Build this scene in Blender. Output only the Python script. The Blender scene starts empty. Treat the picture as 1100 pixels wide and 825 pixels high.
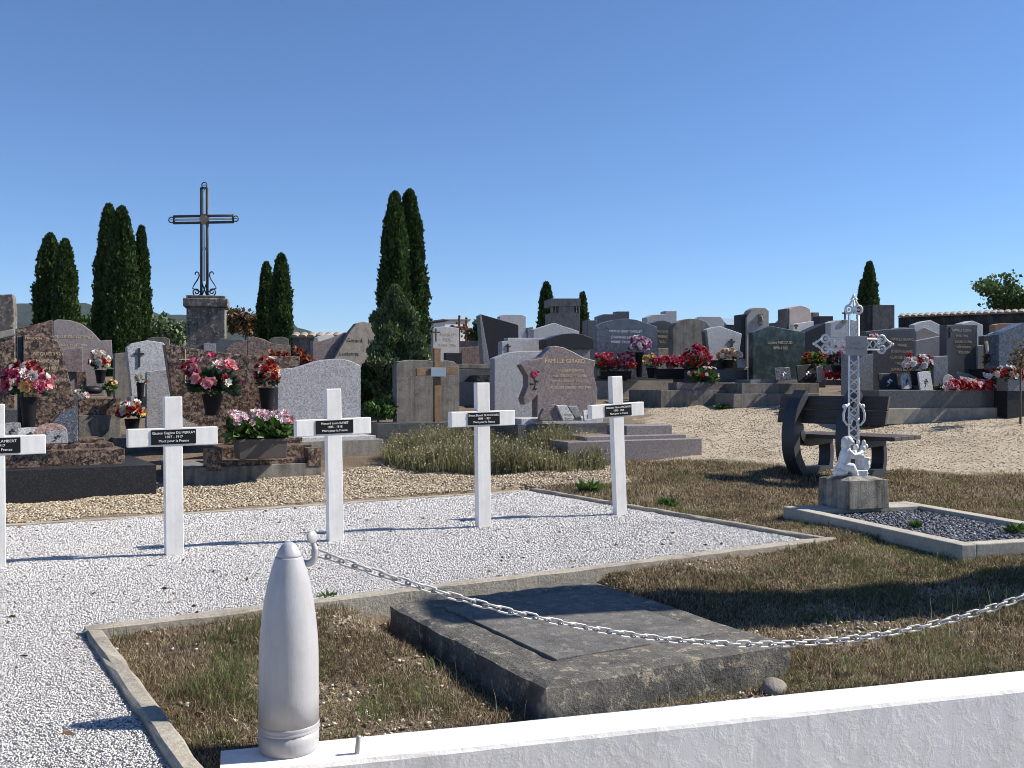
import bpy, math, random
import numpy as np
from mathutils import Vector, Matrix

random.seed(7)
RNG = np.random.default_rng(7)
R = math.radians
scene = bpy.context.scene
COL = scene.collection
F = 1040.0
CAMZ = 1.135
CX, CY = 550.0, 412.5
AX = R(31.4)                                   # direction of the war-grave row

# ------------------------------------------------------------------ terrain
K0 = np.array([-1.899, 4.388])
E1 = np.array([math.cos(AX), math.sin(AX)])
E2 = np.array([-math.sin(AX), math.cos(AX)])
KA, KB = 4.86, 3.90                            # gravel plot size
_ky = np.array([-50, 9.2, 10.5, 12, 14, 16, 20, 26, 40, 60, 75, 100, 160, 300, 9000.])
_kz = np.array([0, 0.0, .07, .20, .43, .69, 1.05, 1.33, 1.55, 1.65, 1.55, .8, -3, -10, -14.])


ZT = -.003


def wall_front(X):
    return 3.39 + .286 * (X + .045)


def ground(X, Y):
    X = np.asarray(X, float); Y = np.asarray(Y, float)
    Ys = Y + .95 * np.clip((X - 3.6) / 2.6, 0, 1) * np.clip((Y - 10.5) / 2.5, 0, 1)
    z = sum(np.interp(Ys + o, _ky, _kz) for o in (-.6, -.3, 0, .3, .6)) / 5
    a = (X - K0[0]) * E1[0] + (Y - K0[1]) * E1[1]
    b = (X - K0[0]) * E2[0] + (Y - K0[1]) * E2[1]
    plot = (b > -.05) & (b < KB + .03) & (a < KA + .03) & (a > -9)
    left = (a <= .03) & (b <= 0) & (b > -4.5)
    soil = (b <= -.05) & (a > .03) & (Y < 9)
    z = np.where(plot | left, -.03, z)
    dw = Y - wall_front(X) - .21
    zs = .012 - .14 * np.clip(-b / 1.0, 0, 1) * np.clip((5.5 - a) / 1.5, 0, 1)
    kx = np.clip((X + 1.35) / .4, 0, 1); zs = np.minimum(zs, np.interp(dw, [-.3, 0, .15, .9], [-.16, -.142, -.125, .01])) * kx + zs * (1 - kx)
    sx = (CX + 38 - CX) / F * F * (CAMZ - ZT) / 324.5; sy = F * (CAMZ - ZT) / 324.5
    u = (X - sx) * math.cos(R(29.5)) + (Y - sy) * math.sin(R(29.5)); v = -(X - sx) * math.sin(R(29.5)) + (Y - sy) * math.cos(R(29.5))
    ds = np.maximum(np.maximum(-u, u - 1.26), np.maximum(-v, v - 1.56))
    zs = np.minimum(zs, np.interp(ds, [0, .06, .26], [-.18, -.165, .05]))
    z = np.where(soil, zs, z)
    out = (Y < wall_front(X) + .06) & (X > -.85)
    z = np.where(out, -.55, z)
    bump = .012 * np.sin(X * 5.1 + Y * 2.3) * np.sin(Y * 4.7 - X * 1.9) + .008 * np.sin(X * 11 + 1) * np.sin(Y * 13)
    z = z + np.where((plot | left | out | (dw < .1)), 0, bump)
    return z


def g(X, Y):
    return float(ground(X, Y))


def ray(px, py):
    return np.array([(px - CX) / F, 1.0, (CY - py) / F])


def U(px, py):
    """where the sight line through a photo point meets the ground"""
    d = ray(px, py)
    t = np.linspace(2, 80, 6000)
    diff = CAMZ + d[2] * t - ground(d[0] * t, t)
    i = int(np.argmax(diff < 0)) if (diff < 0).any() else len(t) - 1
    return Vector((d[0] * t[i], t[i], g(d[0] * t[i], t[i])))


def UZ(px, py, z):
    t = (z - CAMZ) / ((CY - py) / F)
    return Vector(((px - CX) / F * t, t, z))


def P(px, py, Y):
    return Vector(((px - CX) / F * Y, Y, CAMZ + (CY - py) / F * Y))


# ------------------------------------------------------------------ helpers
def tag(o, label=None, cat=None, group=None, kind=None):
    if label: o['label'] = label
    if cat: o['category'] = cat
    if group: o['group'] = group
    if kind: o['kind'] = kind
    return o


def thing(name, label, cat, loc=(0, 0, 0), rz=0, group=None):
    o = bpy.data.objects.new(name, None)
    o.empty_display_size = .1
    COL.objects.link(o)
    o.location = loc; o.rotation_euler = (0, 0, rz)
    return tag(o, label, cat, group)


def link(name, me, mat, parent=None, smooth=False):
    o = bpy.data.objects.new(name, me)
    COL.objects.link(o)
    if mat is not None: me.materials.append(mat)
    if parent is not None: o.parent = parent
    if smooth:
        me.polygons.foreach_set('use_smooth', [True] * len(me.polygons))
    return o


def np_mesh(name, V, Fc, mat, parent=None, tint=None, smooth=False):
    V = np.asarray(V, np.float32); Fc = np.asarray(Fc, np.int32)
    k = Fc.shape[1]
    me = bpy.data.meshes.new(name)
    me.vertices.add(len(V)); me.vertices.foreach_set('co', V.ravel())
    me.loops.add(Fc.size); me.loops.foreach_set('vertex_index', Fc.ravel())
    me.polygons.add(len(Fc))
    me.polygons.foreach_set('loop_start', np.arange(len(Fc), dtype=np.int32) * k)
    me.update(calc_edges=True)
    if tint is not None:
        at = me.attributes.new('tint', 'FLOAT', 'FACE')
        at.data.foreach_set('value', np.asarray(tint, np.float32))
    me.validate()
    return link(name, me, mat, parent, smooth)


class MB:
    def __init__(self): self.v = []; self.f = []

    def add(self, vs, fs, M=None):
        n = len(self.v)
        for p in vs:
            self.v.append(tuple(M @ Vector(p)) if M is not None else tuple(p))
        self.f += [tuple(i + n for i in q) for q in fs]
        return self

    def box(self, x0, x1, y0, y1, z0, z1, M=None, taper=0):
        t = taper
        vs = [(x0, y0, z0), (x1, y0, z0), (x1, y1, z0), (x0, y1, z0), (x0 + t, y0 + t, z1), (x1 - t, y0 + t, z1), (x1 - t, y1 - t, z1), (x0 + t, y1 - t, z1)]
        return self.add(vs, [(0, 3, 2, 1), (4, 5, 6, 7), (0, 1, 5, 4), (1, 2, 6, 5), (2, 3, 7, 6), (3, 0, 4, 7)], M)

    def prism(self, pts, y0, y1, M=None):
        """outline in x,z (front seen from -y), extruded from y0 to y1"""
        A = sum(pts[i][0] * pts[(i + 1) % len(pts)][1] - pts[(i + 1) % len(pts)][0] * pts[i][1] for i in range(len(pts)))
        if A < 0: pts = pts[::-1]
        n = len(pts)
        vs = [(x, y0, z) for x, z in pts] + [(x, y1, z) for x, z in pts]
        fs = [tuple(range(n)), tuple(range(2 * n - 1, n - 1, -1))]
        for i in range(n):
            j = (i + 1) % n
            fs.append((i, i + n, j + n, j))
        return self.add(vs, fs, M)

    def lathe(self, prof, c=(0, 0, 0), seg=24, M=None, cap=True):
        vs = []; fs = []
        for r, z in prof:
            for k in range(seg):
                a = 2 * math.pi * k / seg
                vs.append((c[0] + r * math.cos(a), c[1] + r * math.sin(a), c[2] + z))
        for i in range(len(prof) - 1):
            for k in range(seg):
                k2 = (k + 1) % seg
                fs.append((i * seg + k, i * seg + k2, (i + 1) * seg + k2, (i + 1) * seg + k))
        if cap:
            fs.append(tuple(range(seg - 1, -1, -1)))
            fs.append(tuple((len(prof) - 1) * seg + k for k in range(seg)))
        return self.add(vs, fs, M)

    def tube(self, path, r, seg=8, closed=False, M=None):
        path = [Vector(p) for p in path]; n = len(path)
        vs = []; fs = []
        prev = None
        for i, p in enumerate(path):
            a = path[(i - 1) % n] if (closed or i > 0) else p
            b = path[(i + 1) % n] if (closed or i < n - 1) else p
            t = (b - a).normalized()
            if prev is None:
                h = Vector((0, 0, 1)) if abs(t.z) < .9 else Vector((0, 1, 0))
                u = t.cross(h).normalized()
            else:
                u = (prev - t * prev.dot(t)).normalized()
            prev = u
            w = t.cross(u)
            rr = r[i] if isinstance(r, (list, tuple)) else r
            for k in range(seg):
                an = 2 * math.pi * k / seg
                vs.append(p + (u * math.cos(an) + w * math.sin(an)) * rr)
        m = n if closed else n - 1
        for i in range(m):
            for k in range(seg):
                k2 = (k + 1) % seg; j = (i + 1) % n
                fs.append((i * seg + k, i * seg + k2, j * seg + k2, j * seg + k))
        if not closed:
            fs.append(tuple(range(seg - 1, -1, -1)))
            fs.append(tuple((n - 1) * seg + k for k in range(seg)))
        return self.add(vs, fs, M)

    def ball(self, c, r, seg=12, rings=8, M=None):
        if not isinstance(r, (tuple, list)): r = (r, r, r)
        vs = [(c[0], c[1], c[2] - r[2])]; fs = []
        for i in range(1, rings):
            th = math.pi * i / rings
            for k in range(seg):
                a = 2 * math.pi * k / seg
                vs.append((c[0] + r[0] * math.sin(th) * math.cos(a), c[1] + r[1] * math.sin(th) * math.sin(a), c[2] - r[2] * math.cos(th)))
        vs.append((c[0], c[1], c[2] + r[2]))
        for k in range(seg):
            fs.append((0, 1 + (k + 1) % seg, 1 + k))
            fs.append((len(vs) - 1, 1 + (rings - 2) * seg + k, 1 + (rings - 2) * seg + (k + 1) % seg))
        for i in range(rings - 2):
            for k in range(seg):
                k2 = (k + 1) % seg
                fs.append((1 + i * seg + k, 1 + i * seg + k2, 1 + (i + 1) * seg + k2, 1 + (i + 1) * seg + k))
        return self.add(vs, fs, M)

    def build(self, name, mat, parent=None, smooth=False, bevel=0, seg=2):
        me = bpy.data.meshes.new(name)
        me.from_pydata([tuple(p) for p in self.v], [], self.f)
        me.update()
        o = link(name, me, mat, parent, smooth)
        if bevel:
            m = o.modifiers.new('bevel', 'BEVEL'); m.width = bevel; m.segments = seg; m.limit_method = 'ANGLE'; m.angle_limit = R(35)
        return o


def text_mesh(name, body, size, mat, parent, M, align='CENTER', space=1.15, extrude=.0012):
    cu = bpy.data.curves.new(name, 'FONT')
    cu.body = body; cu.size = size; cu.align_x = align; cu.align_y = 'CENTER'; cu.space_line = space
    cu.extrude = extrude; cu.resolution_u = 2
    tmp = bpy.data.objects.new('tmp_text', cu); COL.objects.link(tmp)
    dg = bpy.context.evaluated_depsgraph_get(); dg.update()
    me = bpy.data.meshes.new_from_object(tmp.evaluated_get(dg))
    bpy.data.objects.remove(tmp); bpy.data.curves.remove(cu)
    me.transform(M)
    me.name = name
    me.materials.clear()
    return link(name, me, mat, parent)


# ------------------------------------------------------------------ materials
def new_mat(name):
    m = bpy.data.materials.new(name); m.use_nodes = True
    nt = m.node_tree; nt.nodes.clear()
    out = nt.nodes.new('ShaderNodeOutputMaterial')
    b = nt.nodes.new('ShaderNodeBsdfPrincipled')
    nt.links.new(b.outputs[0], out.inputs[0])
    return m, nt, b, out


def nd(nt, typ, **kw):
    n = nt.nodes.new(typ)
    for k, v in kw.items():
        if k in ('Scale', 'Detail', 'Roughness', 'Randomness', 'Distortion', 'Strength', 'Distance'):
            n.inputs[k].default_value = v
        else:
            setattr(n, k, v)
    return n


def ramp(nt, fac, stops, interp='LINEAR'):
    r = nt.nodes.new('ShaderNodeValToRGB'); r.color_ramp.interpolation = interp
    el = r.color_ramp.elements
    while len(el) < len(stops): el.new(.5)
    for e, (p, c) in zip(el, stops):
        e.position = p; e.color = (*c, 1) if len(c) == 3 else c
    nt.links.new(fac, r.inputs[0])
    return r.outputs[0]


def mix(nt, a, b, fac, typ='MIX'):
    m = nt.nodes.new('ShaderNodeMix'); m.data_type = 'RGBA'; m.blend_type = typ
    def put(s, v):
        if hasattr(v, 'is_output') or hasattr(v, 'links'): nt.links.new(v, s)
        elif isinstance(v, (int, float)): s.default_value = v
        else: s.default_value = (*v, 1)
    put(m.inputs[0], fac); put(m.inputs[6], a); put(m.inputs[7], b)
    return m.outputs[2]


def coords(nt, kind='Object'):
    return nt.nodes.new('ShaderNodeTexCoord').outputs[kind]


def noise(nt, co, scale, detail=4, rough=.6, dist=0):
    n = nd(nt, 'ShaderNodeTexNoise', Scale=scale, Detail=detail, Roughness=rough, Distortion=dist)
    nt.links.new(co, n.inputs['Vector']); return n.outputs['Fac']


def voro(nt, co, scale, out='Color', feature='F1'):
    n = nd(nt, 'ShaderNodeTexVoronoi', Scale=scale); n.feature = feature
    nt.links.new(co, n.inputs['Vector']); return n.outputs[out]


def bump(nt, b, h, strength=.3, dist=.01):
    n = nd(nt, 'ShaderNodeBump', Strength=strength, Distance=dist)
    nt.links.new(h, n.inputs['Height']); nt.links.new(n.outputs[0], b.inputs['Normal'])


def granite(name, cols, scale=90, rough=.3, dirt=.25, dirtcol=(.05, .045, .04), spec=.5):
    """crystals of three or four colours, then faint weathering"""
    m, nt, b, _ = new_mat(name)
    co = coords(nt)
    v = nt.nodes.new('ShaderNodeSeparateColor')
    nt.links.new(voro(nt, co, scale), v.inputs[0])
    n = len(cols)
    st = [(i / n, c) for i, c in enumerate(cols)]
    c1 = ramp(nt, v.outputs[0], st, 'CONSTANT')
    v2 = nt.nodes.new('ShaderNodeSeparateColor')
    nt.links.new(voro(nt, co, scale * 2.3), v2.inputs[0])
    c2 = ramp(nt, v2.outputs[1], st, 'CONSTANT')
    c = mix(nt, c1, c2, .45)
    d = ramp(nt, noise(nt, co, 3.2, 6, .7), [(.45, (0, 0, 0)), (.75, (1, 1, 1))])
    dm = nt.nodes.new('ShaderNodeMath'); dm.operation = 'MULTIPLY'; dm.inputs[1].default_value = dirt
    nt.links.new(d, dm.inputs[0])
    c = mix(nt, c, dirtcol, dm.outputs[0])
    nt.links.new(c, b.inputs['Base Color'])
    rr = nt.nodes.new('ShaderNodeMapRange'); rr.inputs[3].default_value = rough * .8; rr.inputs[4].default_value = min(1, rough * 1.5)
    nt.links.new(noise(nt, co, 6), rr.inputs[0]); nt.links.new(rr.outputs[0], b.inputs['Roughness'])
    b.inputs['Specular IOR Level'].default_value = spec
    bump(nt, b, noise(nt, co, 60, 3), .05, .004)
    return m


def stone(name, base, dark, light, scale=6, rough=.85, bstr=.5, streak=0, lichen=None):
    m, nt, b, _ = new_mat(name)
    co = coords(nt)
    n1 = noise(nt, co, scale, 8, .68)
    c = ramp(nt, n1, [(.28, dark), (.5, base), (.75, light)])
    n2 = noise(nt, co, scale * 14, 4, .7)
    c = mix(nt, c, ramp(nt, n2, [(.3, (.35, .35, .35)), (.62, (1.0, 1.0, 1.0))]), .55, 'MULTIPLY')
    if streak:
        mp = nt.nodes.new('ShaderNodeMapping'); mp.inputs['Scale'].default_value = (14, 14, .9)
        nt.links.new(co, mp.inputs[0])
        s = ramp(nt, noise(nt, mp.outputs[0], 1.0, 5, .65), [(.42, (1, 1, 1)), (.66, (.18, .17, .16))])
        c = mix(nt, c, s, streak, 'MULTIPLY')
    if lichen:
        l = ramp(nt, noise(nt, co, scale * 2.3, 7, .75), [(.54, (0, 0, 0)), (.60, (1, 1, 1))])
        c = mix(nt, c, lichen, l)
    nt.links.new(c, b.inputs['Base Color'])
    b.inputs['Roughness'].default_value = rough
    hm = nt.nodes.new('ShaderNodeMath'); hm.operation = 'ADD'
    nt.links.new(n1, hm.inputs[0]); nt.links.new(n2, hm.inputs[1])
    bump(nt, b, hm.outputs[0], bstr, .012)
    return m


def plain(name, col, rough=.5, metal=0, var=.12, scale=30, bstr=.08, spec=.5):
    m, nt, b, _ = new_mat(name)
    co = coords(nt)
    lo = tuple(x * (1 - var) for x in col); hi = tuple(min(1, x * (1 + var)) for x in col)
    c = ramp(nt, noise(nt, co, scale * .25, 6, .65), [(.3, lo), (.7, hi)])
    nt.links.new(c, b.inputs['Base Color'])
    b.inputs['Roughness'].default_value = rough; b.inputs['Metallic'].default_value = metal
    b.inputs['Specular IOR Level'].default_value = spec
    if bstr: bump(nt, b, noise(nt, co, scale, 5), bstr, .006)
    return m


def leafy(name, stops, rough=.6, transl=.25, patch=0, pscale=2.0, spec=.3):
    """leaves and petals: each face its own tint out of the ramp"""
    m, nt, b, out = new_mat(name)
    at = nt.nodes.new('ShaderNodeAttribute'); at.attribute_name = 'tint'
    c = ramp(nt, at.outputs['Fac'], stops)
    if patch:
        s = ramp(nt, noise(nt, coords(nt), pscale, 3), [(.35, (1 - patch,) * 3), (.65, (1, 1, 1))])
        c = mix(nt, c, s, 1.0, 'MULTIPLY')
    nt.links.new(c, b.inputs['Base Color'])
    b.inputs['Roughness'].default_value = rough
    b.inputs['Specular IOR Level'].default_value = spec
    if transl:
        t = nt.nodes.new('ShaderNodeBsdfTranslucent'); nt.links.new(c, t.inputs[0])
        ms = nt.nodes.new('ShaderNodeMixShader'); ms.inputs[0].default_value = transl
        nt.links.new(b.outputs[0], ms.inputs[1]); nt.links.new(t.outputs[0], ms.inputs[2])
        nt.links.new(ms.outputs[0], out.inputs[0])
    return m


M = {}
M['grey_granite'] = granite('grey_granite', [(.10, .10, .11), (.26, .26, .28), (.40, .40, .42), (.52, .52, .54)], 95, .4, .15)
M['pale_granite'] = granite('pale_granite', [(.20, .20, .205), (.38, .38, .39), (.50, .50, .51), (.62, .62, .63)], 90, .45, .2)
M['mid_granite'] = granite('mid_granite', [(.09, .09, .095), (.18, .18, .188), (.26, .26, .27), (.36, .36, .375)], 95, .35, .25)
M['blue_granite'] = granite('blue_granite', [(.025, .03, .04), (.06, .07, .09), (.09, .10, .13), (.22, .24, .28)], 70, .25, .15)
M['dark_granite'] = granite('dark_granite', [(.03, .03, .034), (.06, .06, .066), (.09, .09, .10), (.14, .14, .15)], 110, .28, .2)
M['black_granite'] = granite('black_granite', [(.010, .010, .012), (.016, .016, .018), (.022, .022, .025), (.05, .05, .055)], 120, .35, .1, (.03, .028, .027), .25)
M['brown_granite'] = granite('brown_granite', [(.014, .010, .009), (.085, .052, .038), (.17, .11, .08), (.02, .017, .016), (.30, .22, .17)], 30, .3, .1, spec=.3)
M['brown_granite_far'] = granite('brown_granite_far', [(.04, .03, .027), (.13, .09, .07), (.19, .14, .11), (.26, .2, .17)], 40, .35, .2)
M['purple_granite'] = granite('purple_granite', [(.07, .055, .055), (.15, .115, .115), (.20, .155, .15), (.27, .22, .21)], 60, .4, .45, (.09, .07, .07))
M['mauve_granite'] = granite('mauve_granite', [(.13, .11, .11), (.20, .17, .17), (.25, .215, .21), (.29, .26, .25)], 80, .45, .3, (.12, .1, .1))
M['green_marble'] = stone('green_marble', (.035, .055, .05), (.012, .018, .017), (.14, .17, .155), 7, .3, .05)
M['concrete'] = stone('concrete', (.27, .25, .22), (.14, .13, .115), (.36, .34, .30), 5, .9, .5, .3)
M['pale_concrete'] = stone('pale_concrete', (.43, .40, .34), (.26, .24, .21), (.52, .49, .43), 5, .9, .4)
M['weathered'] = stone('weathered', (.22, .205, .18), (.10, .095, .085), (.32, .30, .27), 6, .9, .5, .5)
M['old_stone'] = stone('old_stone', (.17, .155, .135), (.05, .047, .042), (.30, .28, .25), 4, .9, .8, .6, (.36, .34, .30))
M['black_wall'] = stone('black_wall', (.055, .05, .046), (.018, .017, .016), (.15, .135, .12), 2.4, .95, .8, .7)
M['ledge_stone'] = stone('ledge_stone', (.075, .07, .062), (.03, .028, .025), (.16, .145, .125), 7, .9, 1.0, .3)
M['slab_stone'] = stone('slab_stone', (.125, .118, .106), (.03, .029, .027), (.23, .215, .185), 5, .95, 1.0, 0, (.30, .26, .195))
M['slate'] = stone('slate', (.125, .12, .112), (.06, .058, .054), (.20, .19, .175), 7, .75, .7, 0, (.20, .18, .15))
M['kerb'] = stone('kerb_stone', (.36, .325, .265), (.20, .18, .15), (.46, .42, .35), 4, .95, .6)
M['pedestal'] = stone('pedestal_stone', (.34, .32, .28), (.10, .097, .088), (.48, .455, .40), 9, .9, .8, .85)
M['rough_stone'] = stone('rough_stone', (.30, .27, .23), (.16, .145, .125), (.40, .37, .32), 8, .9, .9)
M['lettering_gold'] = plain('lettering_gold', (.55, .43, .26), .45, 0, .1)
M['lettering_white'] = plain('lettering_white', (.75, .75, .75), .6, 0, .05)
M['lettering_black'] = plain('lettering_black', (.015, .015, .015), .6, 0, .05)
M['white_paint'] = plain('white_paint', (.74, .725, .70), .5, 0, .03, 60, .05)
M['shell_paint'] = plain('shell_paint', (.37, .37, .385), .42, 0, .03, 45, .12)
M['silver_paint'] = plain('silver_paint', (.66, .66, .66), .45, .15, .2, 60, .25)
M['plaque_black'] = plain('plaque_black', (.008, .008, .010), .5, 0, .1, spec=.2)
M['plaque_grey'] = plain('plaque_grey', (.36, .36, .37), .4, .3, .08)
M['plaque_blue'] = plain('plaque_blue', (.25, .33, .40), .5, 0, .1)
def worn_paint(name, col, rough, streak, chip, chipcol, bstr=.1):
    m, nt, b, _ = new_mat(name)
    co = coords(nt)
    mp = nt.nodes.new('ShaderNodeMapping'); mp.inputs['Scale'].default_value = (26, 26, 2.2); nt.links.new(co, mp.inputs[0])
    st_ = ramp(nt, noise(nt, mp.outputs[0], 1, 6, .65), [(.40, (1, 1, 1)), (.72, (.60, .58, .54))])
    c = mix(nt, col, st_, streak, 'MULTIPLY')
    c = mix(nt, c, ramp(nt, noise(nt, co, 7, 6, .7), [(.3, (.82, .81, .79)), (.6, (1, 1, 1))]), .7, 'MULTIPLY')
    ch = ramp(nt, noise(nt, co, 34, 5, .62), [(chip, (0, 0, 0)), (chip + .015, (1, 1, 1))])
    c = mix(nt, c, chipcol, ch)
    nt.links.new(c, b.inputs['Base Color']); b.inputs['Roughness'].default_value = rough
    bump(nt, b, mix(nt, noise(nt, mp.outputs[0], 3, 4), noise(nt, co, 60, 4), .5), bstr, .006)
    return m


M['white_paint'] = worn_paint('white_paint', (.78, .765, .74), .5, .35, .735, (.50, .47, .42))
M['shell_paint'] = worn_paint('shell_paint', (.40, .40, .42), .38, .25, .725, (.24, .22, .20), .22)
M['iron'] = plain('iron', (.065, .062, .055), .55, .3, .3)
M['rust'] = plain('rust', (.15, .06, .035), .8, .1, .3)
M['pale_rod'] = plain('pale_rod', (.66, .74, .70), .4, 0, .1)
M['bronze'] = plain('bronze', (.42, .30, .19), .5, .3, .2)
M['zinc'] = plain('zinc', (.40, .40, .40), .36, .85, .1, 90, .1)
M['bench_metal'] = plain('bench_metal', (.036, .040, .047), .5, .2, .15)
M['wood_old'] = plain('wood_old', (.20, .125, .07), .8, 0, .35, 50, .3)
M['pot_black'] = plain('pot_black', (.009, .009, .012), .5, 0, .2, spec=.25)
M['pot_brown'] = plain('pot_brown', (.085, .07, .06), .6, 0, .15)
M['pot_terracotta'] = plain('pot_terracotta', (.20, .11, .075), .7, 0, .2)
M['soil_dark'] = plain('soil_dark', (.035, .026, .02), .95, 0, .3)
M['glass_dark'] = plain('glass_dark', (.03, .035, .04), .1, 0, .2)
M['tile'] = plain('tile', (.30, .24, .19), .85, 0, .3)
M['white_marble'] = plain('white_marble', (.66, .63, .58), .5, 0, .1)
M['pink_stone'] = plain('pink_stone', (.55, .44, .39), .6, 0, .1)
M['pink_granite'] = granite('pink_granite', [(.10, .06, .05), (.26, .15, .12), (.34, .21, .17), (.42, .32, .28)], 60, .35, .1)
M['orange_stone'] = plain('orange_stone', (.30, .17, .10), .6, 0, .15)
M['painted_wall'] = None


def make_bench_wood():
    m, nt, b, _ = new_mat('bench_wood')
    co = coords(nt)
    mp = nt.nodes.new('ShaderNodeMapping'); mp.inputs['Scale'].default_value = (2, 30, 30); nt.links.new(co, mp.inputs[0])
    c = ramp(nt, noise(nt, mp.outputs[0], 1.5, 6, .6), [(.3, (.032, .022, .018)), (.7, (.08, .058, .046))])
    nt.links.new(c, b.inputs['Base Color']); b.inputs['Roughness'].default_value = .6
    bump(nt, b, noise(nt, mp.outputs[0], 3, 4), .2, .004)
    return m


M['bench_wood'] = make_bench_wood()


def make_white_wall():
    m, nt, b, _ = new_mat('painted_wall')
    co = coords(nt)
    c = ramp(nt, noise(nt, co, 5, 6, .7), [(.25, (.70, .675, .645)), (.5, (.78, .755, .725)), (.8, (.81, .79, .765))])
    sp = ramp(nt, noise(nt, co, 85, 2, .5), [(.70, (1, 1, 1)), (.76, (.6, .57, .52))])
    c = mix(nt, c, sp, .5, 'MULTIPLY')
    mp = nt.nodes.new('ShaderNodeMapping'); mp.inputs['Scale'].default_value = (9, 9, .8); nt.links.new(co, mp.inputs[0])
    c = mix(nt, c, ramp(nt, noise(nt, mp.outputs[0], 1, 6, .7), [(.48, (1, 1, 1)), (.75, (.66, .64, .60))]), .5, 'MULTIPLY')
    cr_ = ramp(nt, noise(nt, co, 3.1, 9, .75, .6), [(.492, (1, 1, 1)), (.5, (.55, .53, .5)), (.508, (1, 1, 1))])
    c = mix(nt, c, cr_, .35, 'MULTIPLY')
    nt.links.new(c, b.inputs['Base Color']); b.inputs['Roughness'].default_value = .75
    n1 = noise(nt, co, 16, 5, .6, .3); n2 = noise(nt, co, 120, 4, .6)
    r1 = ramp(nt, n1, [(.46, (0, 0, 0)), (.66, (1, 1, 1))])
    h = mix(nt, r1, n2, .35)
    bump(nt, b, h, .35, .006)
    return m


M['painted_wall'] = make_white_wall()

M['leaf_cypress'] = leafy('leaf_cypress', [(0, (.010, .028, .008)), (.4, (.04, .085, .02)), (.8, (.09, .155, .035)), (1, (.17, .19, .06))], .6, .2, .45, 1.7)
M['leaf_juniper'] = leafy('leaf_juniper', [(0, (.04, .075, .03)), (.5, (.13, .19, .08)), (1, (.30, .35, .17))], .6, .15, .4, 3)
M['leaf_tree'] = leafy('leaf_tree', [(0, (.02, .05, .014)), (.5, (.06, .11, .026)), (1, (.13, .19, .055))], .5, .3)
M['leaf_autumn'] = leafy('leaf_autumn', [(0, (.05, .05, .02)), (.4, (.11, .08, .035)), (.8, (.20, .10, .04)), (1, (.16, .13, .06))], .6, .3)
M['leaf_red'] = leafy('leaf_red', [(0, (.06, .02, .012)), (.5, (.20, .04, .02)), (1, (.30, .10, .04))], .6, .3)
M['leaf_plant'] = leafy('leaf_plant', [(0, (.03, .075, .015)), (.5, (.07, .14, .03)), (1, (.15, .22, .06))], .5, .3)
M['leaf_dark'] = leafy('leaf_dark', [(0, (.01, .03, .014)), (.5, (.025, .065, .03)), (1, (.09, .14, .08))], .45, .15)
M['bark'] = plain('bark', (.10, .075, .055), .9, 0, .3, 40, .5)


def petal(name, a, b_, c): M[name] = leafy(name, [(0, a), (.5, b_), (1, c)], .6, .25)


petal('petal_pink', (.52, .10, .16), (.68, .25, .28), (.82, .50, .48))
petal('petal_palepink', (.62, .33, .38), (.74, .52, .55), (.80, .66, .68))
petal('petal_magenta', (.35, .02, .09), (.55, .05, .16), (.66, .18, .28))
petal('petal_red', (.25, .005, .01), (.45, .015, .025), (.62, .08, .08))
petal('petal_darkred', (.14, .004, .008), (.26, .012, .02), (.50, .14, .13))
petal('petal_white', (.62, .58, .50), (.76, .74, .68), (.82, .80, .78))
petal('petal_yellow', (.60, .30, .04), (.70, .48, .12), (.78, .66, .34))
petal('petal_peach', (.60, .28, .14), (.74, .46, .28), (.80, .66, .52))
petal('petal_purple', (.22, .03, .15), (.42, .09, .30), (.70, .48, .64))
petal('petal_orange', (.40, .06, .015), (.55, .14, .04), (.62, .26, .10))

M['grass_dry'] = leafy('grass_dry', [(0, (.05, .03, .018)), (.3, (.185, .135, .078)), (.6, (.40, .32, .185)), (.80, (.70, .60, .45)), (.86, (.13, .145, .06)), (1, (.24, .25, .105))], .8, .35, .25, 1.6, .15)
M['grass_green'] = leafy('grass_green', [(0, (.05, .075, .025)), (.5, (.11, .15, .05)), (.8, (.18, .20, .08)), (1, (.36, .31, .16))], .7, .35, 0, 2, .2)
M['grass_wild'] = leafy('grass_wild', [(0, (.08, .10, .04)), (.3, (.19, .19, .085)), (.6, (.36, .32, .18)), (.85, (.52, .46, .30)), (1, (.72, .68, .56))], .8, .3, .3, 2, .15)
M['stone_white'] = leafy('stone_white', [(0, (.09, .088, .086)), (.07, (.26, .255, .25)), (.2, (.50, .485, .47)), (1, (.69, .675, .66))], .8, 0, 0, 2, .3)
M['stone_beige'] = leafy('stone_beige', [(0, (.18, .135, .095)), (.4, (.37, .30, .225)), (.8, (.52, .45, .355)), (1, (.66, .61, .53))], .85, 0, 0, 2, .2)
M['stone_tan'] = leafy('stone_tan', [(0, (.17, .125, .08)), (.4, (.33, .265, .18)), (.8, (.47, .40, .29)), (1, (.60, .55, .46))], .85, 0, 0, 2, .2)
M['stone_bluegrey'] = leafy('stone_bluegrey', [(0, (.03, .035, .045)), (.5, (.09, .10, .125)), (.85, (.18, .195, .23)), (1, (.36, .38, .42))], .7, 0, 0, 2, .3)

# ------------------------------------------------------------------ scatter generators
def unit(v): return v / np.maximum(np.linalg.norm(v, axis=1, keepdims=True), 1e-9)


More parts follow.
